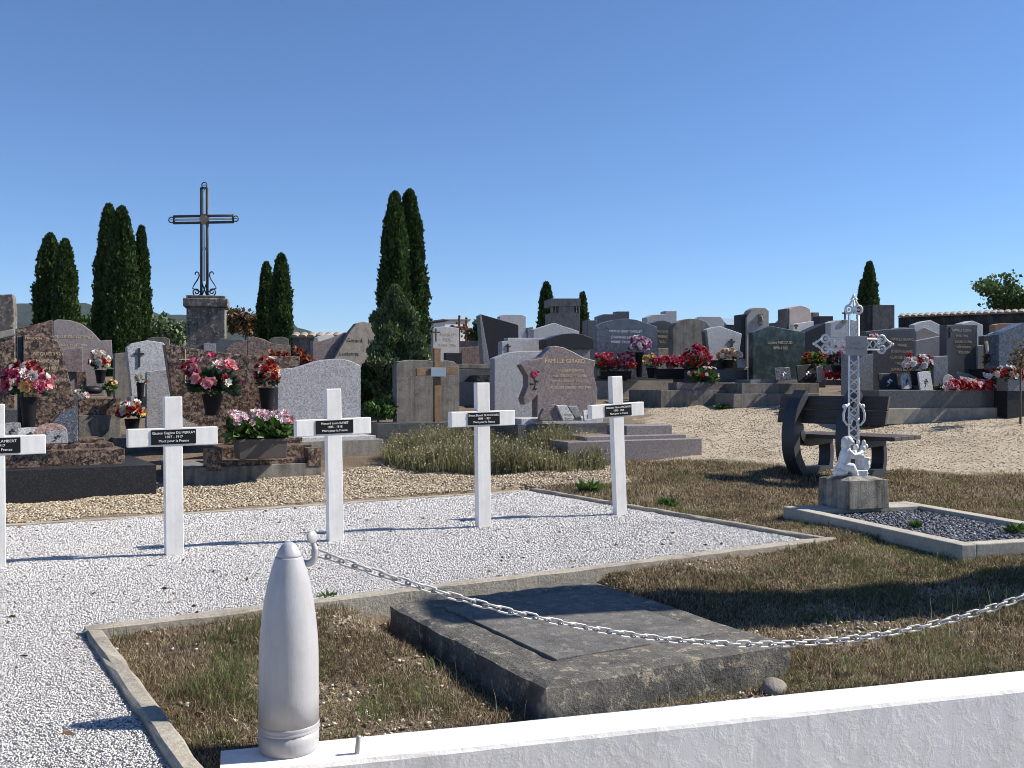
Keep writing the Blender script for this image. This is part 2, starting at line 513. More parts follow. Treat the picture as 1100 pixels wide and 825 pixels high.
def cards(Pt, D, S, aspect=.35, rng=RNG, fold=.15):
    """leaf blades: folded diamonds along D"""
    n = len(Pt)
    D = unit(D)
    rnd = unit(rng.normal(size=(n, 3)))
    W = unit(np.cross(D, rnd)); N = np.cross(D, W)
    S = np.broadcast_to(np.asarray(S, float).reshape(-1, 1), (n, 1))
    a = Pt; c = Pt + D * S
    m = Pt + D * S * .45 + N * S * fold
    l = m + W * S * aspect - N * S * fold; r = m - W * S * aspect - N * S * fold
    V = np.stack([a, l, c, r], 1).reshape(-1, 3)
    i = np.arange(n)[:, None] * 4
    Fc = np.concatenate([i + np.array([[0, 1, 2]]), i + np.array([[0, 2, 3]])], 1).reshape(-1, 3)
    return V, Fc


def merge(parts):
    Vs = []; Fs = []; n = 0
    for V, Fc in parts:
        Vs.append(V); Fs.append(Fc + n); n += len(V)
    return np.concatenate(Vs), np.concatenate(Fs)


def blades(Pt, H, lean, width, rng=RNG):
    """grass blades: two-part tapering, bending"""
    n = len(Pt)
    an = rng.uniform(0, 2 * np.pi, n)
    d = np.stack([np.cos(an), np.sin(an), np.zeros(n)], 1)
    wv = np.stack([-np.sin(an), np.cos(an), np.zeros(n)], 1)
    ph = rng.uniform(0, 2 * np.pi, n); wv = unit(wv * np.cos(ph)[:, None] + d * np.sin(ph)[:, None])
    H = H[:, None]; L = lean[:, None]; w = np.broadcast_to(np.asarray(width, float).reshape(-1, 1), (n, 1))
    up = np.array([[0, 0, 1.]])
    b0 = Pt - wv * w; b1 = Pt + wv * w
    m = Pt + up * H * .6 * np.sqrt(np.maximum(1 - L * L * .5, .1)) + d * H * L * .3
    m0 = m - wv * w * .75; m1 = m + wv * w * .75
    t = Pt + up * H * np.sqrt(np.maximum(1 - L * L, .02)) + d * H * L
    V = np.stack([b0, b1, m0, m1, t], 1).reshape(-1, 3)
    i = np.arange(n)[:, None] * 5
    Fc = np.concatenate([i + np.array([[0, 1, 3]]), i + np.array([[0, 3, 2]]), i + np.array([[2, 3, 4]])], 1).reshape(-1, 3)
    return V, Fc


OCT = np.array([[1, 0, 0], [0, 1, 0], [-1, 0, 0], [0, -1, 0], [0, 0, 1], [0, 0, -1.]])
OCTF = np.array([[0, 1, 4], [1, 2, 4], [2, 3, 4], [3, 0, 4], [1, 0, 5], [2, 1, 5], [3, 2, 5], [0, 3, 5]])


def pebbles(Pt, S, flat=.65, rng=RNG):
    n = len(Pt)
    V = np.broadcast_to(OCT, (n, 6, 3)) * rng.uniform(.6, 1.25, (n, 6, 1)) + rng.normal(0, .16, (n, 6, 3))
    q = unit(rng.normal(size=(n, 4)))
    w, x, y, z = q.T
    Rm = np.stack([np.stack([1 - 2 * (y * y + z * z), 2 * (x * y - z * w), 2 * (x * z + y * w)], 1),
                   np.stack([2 * (x * y + z * w), 1 - 2 * (x * x + z * z), 2 * (y * z - x * w)], 1),
                   np.stack([2 * (x * z - y * w), 2 * (y * z + x * w), 1 - 2 * (x * x + y * y)], 1)], 1)
    V = np.einsum('nij,nkj->nki', Rm, V)
    V[:, :, 2] *= flat
    V = V * S.reshape(-1, 1, 1) + Pt[:, None, :]
    Fc = (np.arange(n)[:, None, None] * 6 + OCTF[None]).reshape(-1, 3)
    return V.reshape(-1, 3), Fc


def vnoise(X, Y, s, seed=0):
    """smooth value noise 0..1"""
    r = np.random.default_rng(seed); T = r.random((64, 64))
    x = np.asarray(X) * s + 1000; y = np.asarray(Y) * s + 1000
    xi = np.floor(x).astype(int); yi = np.floor(y).astype(int); fx = x - xi; fy = y - yi
    fx = fx * fx * (3 - 2 * fx); fy = fy * fy * (3 - 2 * fy)
    a = T[xi % 64, yi % 64]; b = T[(xi + 1) % 64, yi % 64]; c = T[xi % 64, (yi + 1) % 64]; d = T[(xi + 1) % 64, (yi + 1) % 64]
    return (a * (1 - fx) + b * fx) * (1 - fy) + (c * (1 - fx) + d * fx) * fy


def in_poly(X, Y, poly):
    X = np.asarray(X); Y = np.asarray(Y)
    ins = np.zeros(X.shape, bool)
    n = len(poly)
    for i in range(n):
        x0, y0 = poly[i]; x1, y1 = poly[(i + 1) % n]
        c = ((y0 > Y) != (y1 > Y)) & (X < (x1 - x0) * (Y - y0) / (y1 - y0 + 1e-12) + x0)
        ins ^= c
    return ins


def ab(X, Y):
    return (X - K0[0]) * E1[0] + (Y - K0[1]) * E1[1], (X - K0[0]) * E2[0] + (Y - K0[1]) * E2[1]


def xy(a, b):
    q = K0 + a * E1 + b * E2
    return float(q[0]), float(q[1])


def in_view(X, Y, Z=0, margin=40):
    px = CX + F * X / np.maximum(Y, .1); py = CY + F * (CAMZ - Z) / np.maximum(Y, .1)
    return (px > -margin) & (px < 1100 + margin) & (py < 825 + margin) & (Y > .5)


def U2(px, py):
    v = U(px, py); return (v.x, v.y)


PATH = [U2(700, 436), U2(770, 430), U2(820, 436), U2(950, 444), U2(1140, 448), U2(1140, 515), U2(1010, 506), U2(930, 508), U2(830, 498), U2(760, 492), U2(690, 500), U2(660, 488), U2(690, 460)]
STRIP = [U2(-60, 566), U2(-60, 530), U2(180, 520), U2(330, 512), U2(420, 496), U2(560, 508), U2(660, 500), U2(680, 520), U2(560, 527), U2(300, 543)]

# ------------------------------------------------------------------ ground sheet
def axis_steps(segs):
    out = []
    for a, b, s in segs: out += list(np.arange(a, b, s))
    out.append(segs[-1][1]); return np.array(out)


xs = axis_steps([(-6000, -1000, 1000), (-1000, -100, 150), (-100, -20, 8), (-20, -8, .8), (-8, 8, .1), (8, 20, .8), (20, 100, 8), (100, 1000, 150), (1000, 6000, 1000)])
ys = axis_steps([(-300, -20, 70), (-20, 1, 3), (1, 5, .05), (5, 14, .12), (14, 30, .4), (30, 100, 4), (100, 400, 30), (400, 6000, 700)])
GX, GY = np.meshgrid(xs, ys)
GZ = ground(GX, GY)
nx, ny = len(xs), len(ys)
idx = np.arange(nx * ny).reshape(ny, nx)
GF = np.stack([idx[:-1, :-1], idx[:-1, 1:], idx[1:, 1:], idx[1:, :-1]], -1).reshape(-1, 4)


def ground_s(X, Y):
    i = np.clip(np.searchsorted(xs, X) - 1, 0, nx - 2); j = np.clip(np.searchsorted(ys, Y) - 1, 0, ny - 2)
    u = (X - xs[i]) / (xs[i + 1] - xs[i]); v = (Y - ys[j]) / (ys[j + 1] - ys[j])
    return (GZ[j, i] * (1 - u) + GZ[j, i + 1] * u) * (1 - v) + (GZ[j + 1, i] * (1 - u) + GZ[j + 1, i + 1] * u) * v


def ground_mat():
    m, nt, b, _ = new_mat('ground_soil')
    co = coords(nt)
    at = nt.nodes.new('ShaderNodeAttribute'); at.attribute_name = 'gravel'
    at2 = nt.nodes.new('ShaderNodeAttribute'); at2.attribute_name = 'tan'
    n1 = noise(nt, co, 2.2, 8, .7); n2 = noise(nt, co, 60, 5, .7)
    soil = ramp(nt, n1, [(.3, (.10, .072, .046)), (.5, (.17, .125, .08)), (.7, (.26, .20, .13))])
    soil = mix(nt, soil, ramp(nt, n2, [(.3, (.4, .4, .4)), (.65, (1, 1, 1))]), .8, 'MULTIPLY')
    v = nt.nodes.new('ShaderNodeSeparateColor'); nt.links.new(voro(nt, co, 55), v.inputs[0])
    grv = ramp(nt, v.outputs[0], [(0, (.20, .155, .115)), (.3, (.34, .285, .205)), (.7, (.44, .38, .28)), (1, (.55, .50, .41))])
    grv = mix(nt, grv, ramp(nt, n1, [(.35, (.55, .48, .40)), (.6, (1, 1, 1))]), .85, 'MULTIPLY')
    grv = mix(nt, grv, (.36, .305, .22), ramp(nt, noise(nt, co, .9, 6, .65), [(.4, (0, 0, 0)), (.62, (.8, .8, .8))]))
    tan = ramp(nt, v.outputs[1], [(0, (.15, .11, .07)), (.4, (.30, .24, .16)), (.8, (.42, .35, .25)), (1, (.5, .45, .37))])
    sm = nt.nodes.new('ShaderNodeMath'); sm.operation = 'ADD'
    nt.links.new(at.outputs['Fac'], sm.inputs[0])
    nz = nt.nodes.new('ShaderNodeMath'); nz.operation = 'MULTIPLY_ADD'; nz.inputs[1].default_value = 1.6; nz.inputs[2].default_value = -.8
    nt.links.new(noise(nt, co, 3.5, 7, .7), nz.inputs[0]); nt.links.new(nz.outputs[0], sm.inputs[1])
    f = ramp(nt, sm.outputs[0], [(.40, (0, 0, 0)), (.60, (1, 1, 1))])
    c = mix(nt, soil, grv, f)
    c = mix(nt, c, tan, at2.outputs['Fac'])
    nt.links.new(c, b.inputs['Base Color']); b.inputs['Roughness'].default_value = .95
    h = mix(nt, n2, voro(nt, co, 55, 'Distance'), .5)
    bump(nt, b, h, .8, .02)
    return m


go = np_mesh('ground', np.stack([GX, GY, GZ], -1).reshape(-1, 3), GF, ground_mat(), None, None, True)
tag(go, kind='structure')


def soft_mask(poly, X, Y, r=.25):
    return sum(in_poly(X + dx, Y + dy, poly).astype(float) for dx in (-r, 0, r) for dy in (-r, 0, r)) / 9


for nm, poly in (('gravel', PATH), ('tan', STRIP)):
    at = go.data.attributes.new(nm, 'FLOAT', 'POINT')
    at.data.foreach_set('value', soft_mask(poly, GX, GY, .25 if nm == 'gravel' else .12).astype(np.float32).ravel())

# ------------------------------------------------------------------ white gravel of the war graves
def gravel_mat():
    m, nt, b, _ = new_mat('white_gravel')
    co = coords(nt)
    v = nt.nodes.new('ShaderNodeSeparateColor'); nt.links.new(voro(nt, co, 75), v.inputs[0])
    c = ramp(nt, v.outputs[0], [(0, (.20, .195, .19)), (.25, (.42, .41, .40)), (.6, (.60, .585, .57)), (1, (.70, .68, .66))])
    nt.links.new(c, b.inputs['Base Color']); b.inputs['Roughness'].default_value = .9
    bump(nt, b, voro(nt, co, 75, 'Distance'), 1.0, -.012)
    return m


def flat_sheet(name, corners, z, mat):
    n = len(corners)
    me = bpy.data.meshes.new(name); me.from_pydata([(x, y, z) for x, y in corners], [], [tuple(range(n))]); me.update()
    return link(name, me, mat)


gs = flat_sheet('white_gravel_bed', [xy(-6, KB), xy(-6, -4), xy(0, -4), xy(0, 0), xy(KA, 0), xy(KA, KB)], -.004, gravel_mat())
tag(gs, kind='structure')


def scatter_area(n, xr, yr, test):
    X = RNG.uniform(*xr, n); Y = RNG.uniform(*yr, n)
    k = test(X, Y)
    return X[k], Y[k]


def gravel_zone(X, Y):
    a, b = ab(X, Y)
    return (((b > .02) & (b < KB - .02) & (a < KA - .05)) | ((a < -.05) & (b <= .02))) & in_view(X, Y)


X1, Y1 = scatter_area(2000000, (-5, 3.5), (2.5, 10.6), gravel_zone)
keep = RNG.random(len(X1)) < np.clip((4.6 / Y1) ** 2, .22, 1)
X1, Y1 = X1[keep], Y1[keep]
S1 = RNG.uniform(.0036, .0078, len(X1)) * np.clip(Y1 / 5.0, .85, 1.9)
V, Fc = pebbles(np.stack([X1, Y1, RNG.uniform(-.002, .004, len(X1)) + .006 * vnoise(X1, Y1, 3.5, 91)], 1), S1, .55)
o = np_mesh('white_gravel', V, Fc, M['stone_white'], None, np.repeat(RNG.random(len(X1)), 8))
tag(o, 'white gravel chips covering the war graves plot', 'gravel', kind='stuff')
print('gravel stones', len(X1))


def path_zone(X, Y): return (soft_mask(PATH, X, Y, .3) + vnoise(X, Y, 2.5, 3) * .6 - .3 > .5) & in_view(X, Y, .3)


X1, Y1 = scatter_area(160000, (0, 10), (9, 17.5), path_zone)
k = RNG.random(len(X1)) < .12 + .5 * (vnoise(X1, Y1, 1.3, 92) * .6 + vnoise(X1, Y1, 4, 93) * .4); X1, Y1 = X1[k], Y1[k]
V, Fc = pebbles(np.stack([X1, Y1, ground_s(X1, Y1)], 1), RNG.uniform(.006, .018, len(X1)), .5)
o = np_mesh('path_gravel', V, Fc, M['stone_beige'], None, np.repeat(RNG.random(len(X1)) ** 1.3, 8))
tag(o, 'beige gravel strewn over the cemetery path', 'gravel', kind='stuff')


def strip_zone(X, Y): return in_poly(X, Y, STRIP) & in_view(X, Y, 0)


X1, Y1 = scatter_area(150000, (-6, 3), (7, 12.5), strip_zone)
V, Fc = pebbles(np.stack([X1, Y1, ground_s(X1, Y1) + .004], 1), RNG.uniform(.010, .022, len(X1)), .6)
o = np_mesh('tan_gravel', V, Fc, M['stone_tan'], None, np.repeat(RNG.random(len(X1)), 8))
tag(o, 'tan gravel strip between the white plot and the tombs', 'gravel', kind='stuff')

# kerbs round the war-grave plot: long worn cement edging
def kerb_run(p, q, w, z0, z1, name='kerb', n=None, mat='kerb'):
    mb = MB()
    p = Vector((*p, 0)); q = Vector((*q, 0)); d = q - p; L = d.length; d.normalize(); s = Vector((-d.y, d.x, 0))
    n = n or max(2, int(L / .14))
    rr = random.Random(int(L * 100))
    vs = []; fs = []
    for i in range(n + 1):
        c = p + d * L * i / n
        for sx, z in ((-w / 2, z0), (-w / 2, z1 - .008), (-w / 2 + .012, z1), (w / 2 - .012, z1), (w / 2, z1 - .008), (w / 2, z0)):
            j = Vector((rr.gauss(0, .0025), rr.gauss(0, .0025), rr.gauss(0, .0025) if z > z0 else 0))
            vs.append(c + s * sx + Vector((0, 0, z)) + j)
    for i in range(n):
        for k in range(5):
            a = i * 6 + k
            fs.append((a, a + 1, a + 7, a + 6))
    fs.append(tuple(range(5, -1, -1))); fs.append(tuple(n * 6 + k for k in range(6)))
    mb.add(vs, fs)
    o = mb.build(name, M[mat])
    return tag(o, kind='structure')


kerb_run(xy(-.035, .0), xy(KA + .06, .0), .075, -.14, .035)
kerb_run(xy(KA, .045), xy(KA, KB), .07, -.10, .035)
kerb_run(xy(0, -.0385), xy(0, -3.2), .07, -.14, .03)
kerb_run(xy(KA, KB), xy(-5, KB), .04, -.10, .02)

# ------------------------------------------------------------------ white boundary wall with shell post and chain
WD = Vector((1, .286, 0)).normalized(); WN = Vector((-WD.y, WD.x, 0))
W0 = Vector((-.945, 3.133, 0))              # front left end
wall = MB()
LW = 9.0; TW = .205; ZW = -.12
nseg = 60
rr = random.Random(3)
vs = []; fs = []
prof = [(0, -.6), (0, -.022), (.006, -.008), (.022, 0), (TW - .02, 0), (TW - .005, -.008), (TW, -.022), (TW, -.6)]
for i in range(nseg + 1):
    for (dn, dz) in prof:
        p = W0 + WD * (LW * i / nseg) + WN * (dn + rr.gauss(0, .0007)) + Vector((0, 0, ZW + dz + rr.gauss(0, .0006)))
        vs.append(p)
k = len(prof)
for i in range(nseg):
    for j in range(k - 1):
        fs.append((i * k + j, i * k + j + 1, (i + 1) * k + j + 1, (i + 1) * k + j)[::-1])
fs.append(tuple(range(k))); fs.append(tuple(nseg * k + j for j in range(k - 1, -1, -1)))
wall.add(vs, fs)
wo = wall.build('boundary_wall', M['painted_wall'])
tag(wo, 'low white painted plaster wall in front of the war graves', 'wall')


def shell_post(loc, label):
    t = thing('artillery_shell', label, 'shell', loc, 0, 'shell posts on the white wall')
    s = .71 / 225
    prof = [(32, 0), (32.5, 2), (32.5, 9), (33, 14), (33.2, 24)]
    b = MB(); b.lathe([(r * s, z * s) for r, z in [(30, 0), (31.2, 1), (32, 5), (32.4, 12), (32.4, 22)]], seg=40); b.build('base', M['shell_paint'], t, True)
    b = MB(); b.lathe([(r * s, z * s) for r, z in [(32.4, 22), (33.0, 22.6), (33.2, 24), (32.4, 25.2), (32.6, 26), (33.1, 28), (32.8, 29.4), (32.3, 30)]], seg=40, cap=False); b.build('driving_band', M['shell_paint'], t, True)
    pr = [(32.3, 30), (32.2, 60), (32, 90), (31.8, 108), (30.8, 126), (29, 144), (26.5, 162), (23, 180), (19, 195), (15, 208), (14.6, 209.5)]
    b = MB(); b.lathe([(r * s, z * s) for r, z in pr], seg=40); b.build('body', M['shell_paint'], t, True)
    b = MB(); b.lathe([(r * s, z * s) for r, z in [(13.6, 209.6), (13.2, 212), (11, 217), (8, 222), (5.5, 224), (2.5, 225.6)]], seg=32); b.build('fuse_cap', M['shell_paint'], t, True)
    h = MB()
    y = .030
    pts = [Vector((14 * s, y, 200 * s)), Vector((22 * s, y, 200.5 * s)), Vector((26 * s, y, 206 * s)), Vector((27 * s, y, 214 * s)), Vector((25 * s, y, 222 * s))]
    h.tube(pts, [.012, .012, .011, .010, .009], 10)
    h.lathe([(.001, -.005), (.021, -.004), (.023, 0), (.021, .004), (.001, .005)], seg=20, M=Matrix.Translation((23.5 * s, y, 229 * s)) @ Matrix.Rotation(R(50), 4, 'Z') @ Matrix.Rotation(R(80), 4, 'X'))
    h.build('chain_hook', M['shell_paint'], t, True)
    return t


s_c = W0 + WD * .225 + WN * .145
sp = shell_post((s_c.x, s_c.y, ZW), 'white painted artillery shell standing as chain post on the low wall')
s2 = s_c + WD * 4.25
shell_post((s2.x, s2.y, ZW), 'second white shell post beyond the right end of the chain')

pv = flat_sheet('pavement', [(-12, -14), (16, -14), (16, 8.0), (-1.0, 3.05), (-12, 3.05)], -.545, stone('pavement_concrete', (.56, .51, .43), (.44, .40, .33), (.64, .59, .50), 3, .9, .3)); tag(pv, kind='structure')
# chain
A0 = Vector((s_c.x + .082, s_c.y + .034, ZW + .672)); B0 = Vector((s2.x - .03, s2.y + .05, ZW + .69))
ch = thing('chain', 'galvanised chain sagging from the white shell across the grave slab', 'chain', A0)
ctrl = []
for i in range(600):
    t_ = i / 599
    p = A0.lerp(B0, t_)
    u = (t_ - .5) * 2
    zlow = .075
    top = A0.z + (B0.z - A0.z) * t_
    ctrl.append(Vector((p.x, p.y, top - (A0.z - zlow) * (1 - u * u) * (1 - .10 * u * u))))
cum = [0]
for i in range(1, 600): cum.append(cum[-1] + (ctrl[i] - ctrl[i - 1]).length)
pitch = .0505
lk = MB()
stad = []
hl, hw = .0225, .0115
for k_ in range(9):
    a = -math.pi / 2 + math.pi * k_ / 8; stad.append((hl + hw * math.cos(a), hw * math.sin(a), 0))
for k_ in range(9):
    a = math.pi / 2 + math.pi * k_ / 8; stad.append((-hl + hw * math.cos(a), hw * math.sin(a), 0))
lk.tube(stad, .0042, 8, True)
link_me = None
n_l = min(99, int(cum[-1] / pitch))
for i in range(n_l):
    s_ = (i + .5) * pitch
    j = np.searchsorted(cum, s_); j = min(max(j, 1), 599)
    f_ = (s_ - cum[j - 1]) / (cum[j] - cum[j - 1])
    c = ctrl[j - 1].lerp(ctrl[j], f_); d = (ctrl[j] - ctrl[j - 1]).normalized()
    sd = d.cross(Vector((0, 0, 1))).normalized(); up = sd.cross(d)
    ang = R(38 if i % 2 else -52) + rr.gauss(0, .12)
    y_ = sd * math.cos(ang) + up * math.sin(ang); z_ = d.cross(y_)
    Mx = Matrix((d, y_, z_)).transposed().to_4x4(); Mx.translation = c - A0
    if link_me is None:
        lo = lk.build('link', M['zinc'], ch, True); link_me = lo.data
    else:
        lo = bpy.data.objects.new('link', link_me); COL.objects.link(lo); lo.parent = ch
    lo.matrix_local = Mx

# steel pin on wall top
pp = W0 + WD * .445 + WN * .035
b = MB(); b.lathe([(.0085, -.01), (.0085, .058), (.0065, .061)], seg=14)
o = b.build('steel_pin', M['bench_metal'], None, True); o.location = (pp.x, pp.y, ZW); o.rotation_euler = (0, R(6), 0)
o.data.materials[0] = M['plaque_grey']
tag(o, 'short grey steel pin sticking up from the white wall beside the shell', 'pin')

# ------------------------------------------------------------------ white war crosses
def war_cross(px, py, name_text, label, lean, ytop):
    q = UZ(px, py, 0)
    t = thing('war_cross', label, 'cross', q, AX, 'white war grave crosses')
    t.rotation_euler = (0, R(lean), AX + R(random.uniform(-1.5, 1.5)))
    h = CAMZ + (CY - ytop) / F * q.y
    w, L, zb0, zb1, th = .0575, .285, h - .205 * h / 1.05 - .12, h - .205 * h / 1.05, .0575
    pts = [(-w, -.06), (w, -.06), (w, zb0), (L, zb0), (L, zb1), (w, zb1), (w, h), (-w, h), (-w, zb1), (-L, zb1), (-L, zb0), (-w, zb0)]
    b = MB(); b.prism(pts, -th / 2, th / 2)
    b.build('cross_body', M['white_paint'], t, False, .005)
    b = MB(); b.box(-.142, .142, -th / 2 - .006, -th / 2 - .0005, zb0 + .013, zb0 + .109)
    pl = b.build('plaque', M['plaque_black'], t, False, .001, 1)
    Mx = Matrix.Translation((0, -th / 2 - .0075, zb0 + .061)) @ Matrix.Rotation(R(90), 4, 'X')
    text_mesh('inscription', name_text, .0235, M['lettering_white'], pl, Mx, space=1.12)
    return t


MPF = '\nMort pour la France'
war_cross(-5, 610, 'Claude Joseph LAMBERT\n1886 - 1917' + MPF, 'white war cross cut by the picture edge, before the long black granite base', -.4, 434)
war_cross(187, 597, 'Gaston Eugène DU PERRAY\n1897 - 1917' + MPF, 'white war cross before the tomb with pink lilies and the pink flower trough', -.6, 426)
war_cross(360, 581.5, 'Honoré Louis RAVET\n1885 - 1918' + MPF, 'white war cross before the grey speckled wavy-topped headstone', -1.1, 417.5)
war_cross(519, 567, 'Ernest Benoît BLANCHARD\n1888 - 1917' + MPF, 'white war cross before the patch of tall wild grass', -.7, 411)
war_cross(666, 553.5, 'Sébastien Marius MICHAUD\n1892 - 1918' + MPF, 'leaning white war cross beside the right kerb before the low grey steps', -2.6, 404)

# ------------------------------------------------------------------ old grave slab in the grass
S0 = UZ(588, 737, ZT)
sa = R(29.5)
gsb = thing('grave_slab', 'weathered stone slab lying in the grass behind the white wall, slate panel on top', 'grave slab', (S0.x, S0.y, 0), sa)
# local x along right edge, y back
LX, LY = 1.26, 1.56
nxs, nys = 34, 40
sv = []; sf = []
for j in range(nys + 1):
    for i in range(nxs + 1):
        x = LX * i / nxs; y = LY * j / nys
        e = min(x, LX - x, y, LY - y)
        z = ZT + .010 * (vnoise(x, y, 3, 11) - .5) + .008 * (vnoise(x, y, 14, 12) - .5) - (.012 * (1 - min(1, e / .03)) ** 2)
        ox = .012 * (vnoise(y, 0, 9, 13) - .5) if i in (0, nxs) else 0
        oy = .012 * (vnoise(x, 3, 9, 14) - .5) if j in (0, nys) else 0
        inp = .22 < x < 1.04 and .28 < y < 1.32
        sv.append((x + ox, y + oy, z - (.009 if inp else 0)))
N_ = (nxs + 1)
for j in range(nys):
    for i in range(nxs):
        sf.append((j * N_ + i, j * N_ + i + 1, (j + 1) * N_ + i + 1, (j + 1) * N_ + i))
base = len(sv)
rim = [i for i in range(N_)] + [j * N_ + nxs for j in range(1, nys + 1)] + [nys * N_ + i for i in range(nxs - 1, -1, -1)] + [j * N_ for j in range(nys - 1, 0, -1)]
rim_s = []
for lvl in (-.07, -.12, -.28):
    row = []
    for q, i in enumerate(rim):
        x, y, z = sv[i]
        jx = .010 * (vnoise(q * .5, lvl * 40, 1, 15) - .5); jy = .010 * (vnoise(q * .5, lvl * 40 + 9, 1, 16) - .5)
        row.append(len(sv)); sv.append((x + jx, y + jy, lvl))
    rim_s.append(row)
prev = rim
for row in rim_s:
    for q in range(len(rim)):
        q2 = (q + 1) % len(rim)
        sf.append((prev[q2], prev[q], row[q], row[q2]))
    prev = row
b = MB(); b.add(sv, sf); b.build('block', M['slab_stone'], gsb, False)
b = MB(); b.box(.205, 1.055, .265, 1.335, ZT - .05, ZT + .009); b.build('slate_panel', M['slate'], gsb, False, .003)
q = U(829, 738)
b = MB(); b.ball((0, 0, 0), (.062, .045, .038), 14, 10)
st = b.build('fieldstone', M['rough_stone'], None, True)
for v in st.data.vertices: v.co *= 1 + .25 * (float(vnoise(v.co.x * 20, v.co.y * 20 + v.co.z * 9, 1, 5)) - .5)
st.location = P(831, 739, 4.0); st.rotation_euler = (.2, .1, .5)
tag(st, 'pale rounded stone lying against the front corner of the grave slab', 'stone')

# ------------------------------------------------------------------ grave with cast-iron cross
gc = R(17)
L0 = UZ(841, 544, .10)
cg = thing('grave_border', 'pale stone grave border filled with blue-grey gravel, under the cast iron cross', 'grave', (L0.x, L0.y, 0), gc)
GW, GL = 1.25, 2.05
b = MB()
for (x0, x1, y0, y1) in ((0, .12, -GL, 0), (GW - .12, GW, -GL, 0), (.12, GW - .12, -GL, -GL + .10), (.12, GW - .12, -.30, 0)):
    b.box(x0, x1, y0, y1, -.15, .10)
b.build('kerb_frame', M['pale_concrete'], cg, False, .008)
b = MB(); b.box(.12, GW - .12, -GL + .1, -.30, -.1, .055); b.build('gravel_bed', M['stone_bluegrey'], cg)
n = 7000
X1 = RNG.uniform(.13, GW - .13, n); Y1 = RNG.uniform(-GL + .11, -.31, n)
V, Fc = pebbles(np.stack([X1, Y1, .058 + RNG.uniform(-.003, .01, n)], 1), RNG.uniform(.008, .017, n))
o = np_mesh('gravel', V, Fc, M['stone_bluegrey'], cg, np.repeat(RNG.random(n), 8)); o['kind'] = 'stuff'
ca, sa_ = math.cos(gc), math.sin(gc)


def cg_pt(x, y, z): return Vector((L0.x + ca * x - sa_ * y, L0.y + sa_ * x + ca * y, z))


# pedestal (octagonal-ish block) and cast cross
YP = 7.95
pc = P(920, 545, YP)
pb = cg_pt(.57, -.17, .10)
ped = thing('cross_pedestal', 'stained pale stone block carrying the cast iron cross', 'pedestal', pb, R(20))
ww = .205
poly = [(-ww, -.19), (ww, -.19), (ww, .19), (-ww, .19)]
b = MB()
b.box(-ww, ww, -.2, .2, 0, .235, taper=.006)
b.add([(-ww + .006, -.194, .235), (ww - .006, -.194, .235), (ww - .006, .194, .235), (-ww + .006, .194, .235), (-.12, -.10, .262), (.12, -.10, .262), (.12, .10, .262), (-.12, .10, .262)],
      [(0, 1, 5, 4), (1, 2, 6, 5), (2, 3, 7, 6), (3, 0, 4, 7), (4, 5, 6, 7)])
b.build('block', M['pedestal'], ped, False, .006)
cs = pb.y / F
cr = thing('cast_iron_cross', 'ornate silver-painted cast iron cross with grey name plate and child figure', 'cross', (pb.x, pb.y, pb.z + .255), R(12))
PX0, PY0 = 918.5, 510


def q2(px, py, y=0): return Vector(((px - PX0) * cs, y, (PY0 - py) * cs))


b = MB()
for x in (913.8, 924.6): b.tube([q2(x, 508), q2(x, 336)], .0098, 8)
for y0 in list(range(347, 358, 8)) + list(range(384, 470, 10)):
    for s_ in (1, -1):
        a0, a1 = (913.2, 925.2) if s_ > 0 else (925.2, 913.2)
        b.tube([q2(a0, y0), q2(919.2 - s_ * .5, y0 + 4, -.004), q2(a1, y0 + 9)], .0065, 6)
    b.ball(q2(919.2, y0 + 4.5), .011, 8, 6)
b.build('shaft', M['silver_paint'], cr, True)
b = MB()
for y in (362.5, 373.5):
    b.tube([q2(888, y), q2(950, y)], .011, 8)
for x0 in (890, 899, 934, 942):
    for s_ in (1, -1):
        a0, a1 = (362.5, 373.5) if s_ > 0 else (373.5, 362.5)
        b.tube([q2(x0, a0), q2(x0 + 4, 368, -.004), q2(x0 + 8, a1)], .0065, 6)
    b.ball(q2(x0 + 4, 368), .012, 8, 6)
b.build('cross_arm', M['silver_paint'], cr, True)


def ring(mb, px, py, r, tr): mb.tube([q2(px + r * math.cos(2 * math.pi * k / 18), py + r * math.sin(2 * math.pi * k / 18)) for k in range(18)], tr, 8, True)


for sx in (-1, 1):
    b = MB()
    e = 919.2 + sx * 33.5
    for dy in (-5.4, 5.4):
        ring(b, e, 368 + dy, 4.0, .011); b.ball(q2(e, 368 + dy), .012, 8, 6)
    b.tube([q2(e + sx * 3, 361), q2(e + sx * 8, 365), q2(e + sx * 12, 368)], .009, 6)
    b.tube([q2(e + sx * 3, 375), q2(e + sx * 8, 371), q2(e + sx * 12, 368)], .009, 6)
    b.ball(q2(e + sx * 13, 368), (.015, .013, .015), 8, 6)
    b.ball(q2(e + sx * 10, 365.8), .012, 8, 6); b.ball(q2(e + sx * 10, 370.2), .012, 8, 6)
    b.build('trefoil_end', M['silver_paint'], cr, True)
b = MB()
for dx in (-5.6, 5.6):
    ring(b, 919.2 + dx, 331, 4.2, .011); b.ball(q2(919.2 + dx, 331), .012, 8, 6)
    b.tube([q2(919.2 + dx, 327), q2(919.2 + dx * .45, 322), q2(919.2, 319)], .009, 6)
b.tube([q2(919.2, 336), q2(919.2, 320)], .008, 6)
b.ball(q2(919.2, 317), (.013, .013, .022), 8, 8); b.ball(q2(917, 319.5), .012, 8, 6); b.ball(q2(921.4, 319.5), .012, 8, 6)
b.build('trefoil_end', M['silver_paint'], cr, True)
b = MB(); b.box(*(lambda a, c: (a.x, c.x, -.032, -.024, c.z, a.z))(q2(907.5, 359.5), q2(933, 380.5)))
pl = b.build('name_plate', M['plaque_grey'], cr, False, .002)
